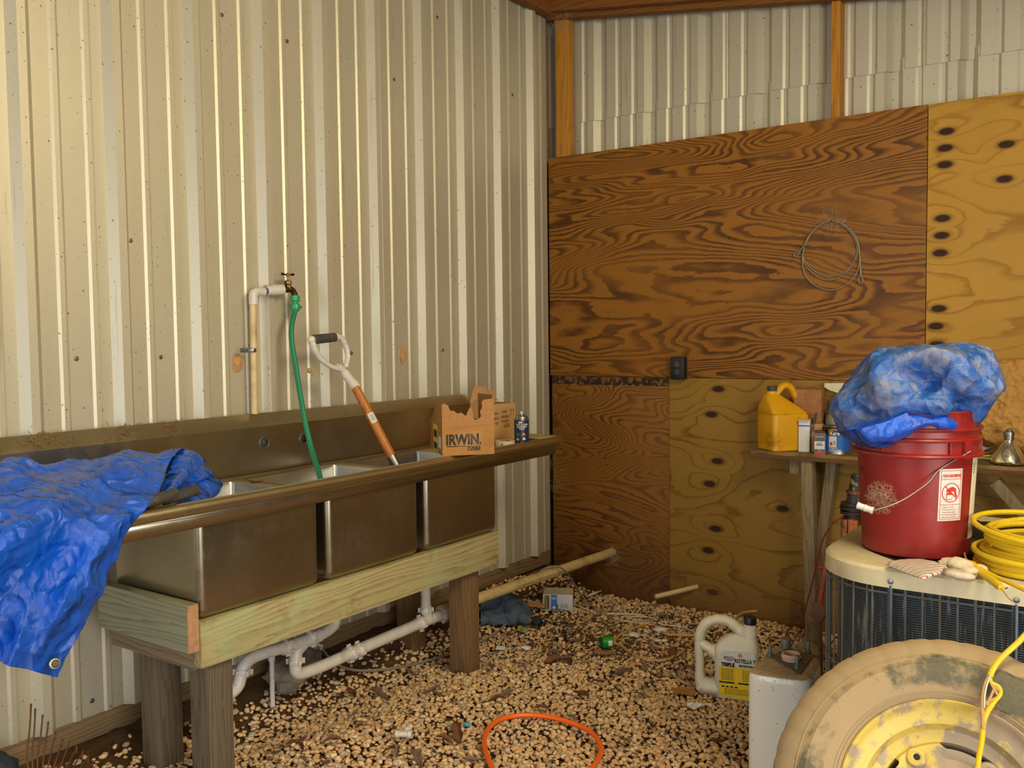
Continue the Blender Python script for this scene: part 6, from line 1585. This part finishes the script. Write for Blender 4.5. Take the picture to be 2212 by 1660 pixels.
for k, (px, py, w) in enumerate(((984, 1572, .032), (1010, 1566, .022))):
    b = bmesh.new(); bmesh.ops.create_icosphere(b, subdivisions=3, radius=w*.6)
    for v in b.verts: v.co = Vector((v.co.x, v.co.y*.7, v.co.z*.35))*(1+.55*crease(v.co, 60, k))
    litter('blue_scrap', ['larger scrap of light blue cloth left of the dead leaf', 'smaller scrap of light blue cloth right of the dead leaf'][k], 'cloth scrap', px, py, b, BLUER, h=.012)
# knob with ring, foil
t = thing('key_ring', 'black ring and knob lying beside the grey leaf', 'ring')
c = G(1219, 1366, .012); obj('ring', tube(bmesh.new(), [c+Vector((.013*math.cos(a), .013*math.sin(a), .004+.003*math.sin(a))) for a in np.linspace(0, 2*PI, 19)[:-1]], .0016, 6, closed=True), BLACK, t)
b = bmesh.new(); bmesh.ops.create_icosphere(b, subdivisions=2, radius=.008, matrix=T(*G(1221, 1373, .012))); obj('knob', b, BLACK, t)
o = obj('corn_husk', tube(bmesh.new(), [G(1268, 1290, .014), G(1280, 1284, .02), G(1298, 1277, .022)], [.004, .0075, .003], 8, n=5), CREAM); tag(o, 'pale shredded husk lying at the foot of the dark plywood', 'husk')
# concrete lump and rocks under the sink
for k, (px, py, x_, s_, lab) in enumerate(((618, 1458, .20, (.075, .07, .06), 'rough grey concrete lump in the soil bank under the sink pipes'), (660, 1430, .14, (.085, .075, .05), 'broad grey rock higher up the bank behind the pipe elbow'))):
    p = PX(px, py, x_); b = bmesh.new(); bmesh.ops.create_icosphere(b, subdivisions=4, radius=1)
    for v in b.verts:
        d = 1+.35*noise.noise(v.co*1.5+Vector((k*4, 1, 1)))+.12*noise.noise(v.co*5)
        v.co = Vector((v.co.x*s_[0]*d, v.co.y*s_[1]*d, v.co.z*s_[2]*d))
    o = obj('concrete_lump', b, ROCKM, loc=(p.x, p.y, max(p.z, gz(p.x, p.y)+.01))); tag(o, lab, 'rock')
# rake
t = thing('leaf_rake', 'rusty tined rake leaning against the wall foot under the tarp', 'rake')
hubp = PX(95, 1790, .35); tips = [(67, 1523), (76, 1533), (92, 1546), (104, 1561), (120, 1582), (135, 1598), (150, 1602), (165, 1612), (178, 1622), (190, 1632), (200, 1644)]
for i, (px, py) in enumerate(tips):
    tip = PX(px, py, .16+.012*i); mid = PX(lerp(60, 165, i/10), 1655+i*4, .27+.008*i)
    hook = tip+Vector((.02, -.012, -.012))
    obj('tine', tube(bmesh.new(), [hubp, mid, lerp(mid, tip, .6), tip+Vector((0, 0, -.006)), tip, tip+Vector((.01, -.006, 0)), hook], .0024, 6, n=4, flat=1.0), RUST, t)
bm = bmesh.new(); beam(bm, hubp+Vector((-.03, .02, 0)), hubp+Vector((.03, -.03, 0)), .03, .03); obj('head', bm, RUST, t)
b = blob([(-40, 1664), (-10, 1642), (14, 1650), (34, 1664), (46, 1684), (20, 1720), (-40, 1720)], G(12, 1690, .04), .06, 0, .03, 12, 8, 'cloth', plain('dark_cloth', rgb(44, 48, 56), .9), None, 40, 20); tag(b, 'dark bundle of cloth at the bottom left below the rake', 'cloth')
# things under the bench: jack, red tool, cords
t = thing('trolley_jack', 'greasy orange and black mechanical unit standing under the workbench', 'machine')
yj = -.62
def J(px, py, y=yj): return PY(px, py, y)
gzj = gz(J(1840, 1200).x, yj)
def cylp(name, p, q_, r1, r2, m, seg=18): return obj(name, tube(bmesh.new(), [p, q_], [r1, r2], seg), m, t)
base_c = J(1842, 1300); base_c.z = gzj
cylp('column', Vector((J(1845, 1200).x, yj, gzj)), J(1845, 1118), .055, .050, GREASE); cylp('neck', J(1845, 1118), J(1846, 1070), .038, .030, GREASE)
for yy_, r in ((1092, .048), (1100, .052), (1110, .05)): p = J(1843, yy_); cylp('flange', p, p+Vector((0, 0, .012)), r, r, GREASE)
cylp('pump_cap', J(1848, 1070), J(1853, 1025), .03, .024, plain('spotted_black', rgb(30, 28, 26), .5, dirt=rgb(150, 120, 80), dscale=60, dth=(.52, .58)))
cylp('collar', J(1847, 1066), J(1847, 1060), .034, .034, ORM)
for k, (a, b_) in enumerate((((1815, 1190), (1826, 1122)), ((1838, 1190), (1840, 1122)), ((1860, 1190), (1848, 1124)))):
    p, q_ = J(*a, yj-.06), J(*b_, yj-.05); pz = p.copy(); pz.z = gz(p.x, p.y)+.006; bm = bmesh.new(); beam(bm, pz, q_, .022, .03, .003, up=(0, 1, 0)); obj('rib', bm, ORM, t)
bm = bmesh.new(); box(bm, (base_c.x-.10, yj-.09, gzj), (base_c.x+.09, yj+.09, gzj+.03), .006); obj('base', bm, ORM, t)
t = thing('pipe_wrench', 'red handled rusty pipe wrench leaning on the bench leg by the condenser', 'wrench')
yw_ = -1.15
a_, b_ = PY(1788, 1225, yw_), PY(1768, 1320, yw_)
obj('handle', beam(bmesh.new(), PY(1790, 1195, yw_), b_, .014, .022, .003, up=(0, 1, 0)), REDM, t)
bm = bmesh.new(); box(bm, (-.022, -.014, -.03), (.026, .014, .03), .006, T(*PY(1769, 1322, yw_-.005)) @ RY(.5)); obj('jaw', bm, RUST, t)
for (p0, p1) in (((1757, 1268), (1785, 1282)), ((1751, 1298), (1768, 1312))): obj('jaw_pin', tube(bmesh.new(), [PY(*p0, yw_), PY(*p1, yw_)], .0045, 8), RUST, t)
obj('cross_pin', tube(bmesh.new(), [PY(1768, 1228, yw_), PY(1788, 1224, yw_)], .005, 8), REDM, t)
p = PY(1774, 1350, yw_); obj('shank', tube(bmesh.new(), [PY(1771, 1330, yw_), Vector((p.x, yw_+.02, gz(p.x, yw_)))], .007, 8), RUST, t)
t = thing('red_cord', 'thin red cord drooping from under the workbench to the gravel', 'cord')
pts = [PY(1822, 1117, -.68), PY(1800, 1130, -.68), PY(1778, 1165, -.66), PY(1768, 1205, -.62), PY(1755, 1258, -.55), PY(1744, 1300, -.48), PY(1734, 1335, -.42), PY(1715, 1352, -.40), G(1700, 1366, .02), G(1704, 1376, .012), G(1715, 1390, .008)]
obj('strand', tube(bmesh.new(), pts, .0034, 8, n=6), REDM, t)
# torn grey board by the tank
litter('torn_board', 'torn grey sheet scrap lying behind the white tank', 'scrap', 1760, 1402, sheetbm(.13, .13, .014, 11, 12, 10, jag=.5), plain('grey_scrap', rgb(132, 118, 94), .9), .4, .03)
# cobwebs
web('cobweb', 'pale cobweb around the waste pipe where it enters the back wall', PY(1325, 1200, -.02), .07, 170, (0, -1, 0), 2, .03)
web('cobweb', 'faint cobweb around the nail of the wire rope coil', PY(1797, 478, -.03), .08, 120, (0, -1, 0), 5, .015)
web('cobweb', 'cobweb in the upper corner beside the stud', PY(1215, 45, -.02), .12, 160, (0, -1, .2), 6, .05)
web('cobweb', 'cobweb low in the room corner beside the sink end', PY(1196, 1020, -.03), .16, 140, (.7, -1, 0), 7, .03)
# dead leaves
random.seed(21)
LM_ = [leafmesh(.075, .042, .010, 1), leafmesh(.095, .04, .016, 2), leafmesh(.06, .04, .012, 5), leafmesh(.08, .026, .014, 9)]
LMe = []
for i, b in enumerate(LM_):
    for m_ in (LEAF, LEAF2):
        me = bpy.data.meshes.new('dead_leaf'); b.to_mesh(me); me.materials.append(m_); me.polygons.foreach_set('use_smooth', [True]*len(me.polygons)); LMe.append(me)
    b.free()
spots = [(1248, 1333), (1240, 1362), (1245, 1382), (1190, 1395), (1200, 1410), (1175, 1402), (1150, 1392), (1100, 1372), (1112, 1398), (1215, 1425), (1190, 1430), (1230, 1432), (1280, 1378), (1432, 1332), (1452, 1336), (1470, 1340), (1500, 1390), (1425, 1462), (1400, 1478), (1460, 1390), (1480, 1400), (1440, 1580), (1462, 1590), (1490, 1585), (1410, 1570), (1380, 1500), (1340, 1455), (1240, 1552), (1170, 1530), (1095, 1498), (1068, 1510), (985, 1455), (930, 1490), (950, 1500), (775, 1570), (765, 1545), (640, 1600), (650, 1615), (592, 1628), (655, 1640), (840, 1622), (860, 1625), (990, 1588), (960, 1600), (1020, 1640), (1285, 1335), (1330, 1350), (1390, 1440), (1290, 1470), (1320, 1490), (1500, 1440), (1505, 1555), (1550, 1600), (1150, 1470), (1255, 1500), (760, 1495), (890, 1455), (720, 1600), (1350, 1600), (820, 1500), (1130, 1440), (1060, 1440), (900, 1640), (700, 1650), (1360, 1390), (1410, 1400), (1455, 1415)]
for i, (px, py) in enumerate(spots):
    o = bpy.data.objects.new('dead_leaf', LMe[random.randrange(8)]); COL.objects.link(o); o.location = G(px, py, .014); s = random.uniform(.5, 1.0); o.scale = (s, s*random.uniform(.6, 1), s)
    o.rotation_euler = (random.uniform(-.35, .35), random.uniform(-.35, .35), random.uniform(0, 6.28)); tag(o, 'dry brown leaf lying loose on the gravel floor', 'leaf', 'dead leaves on the gravel')
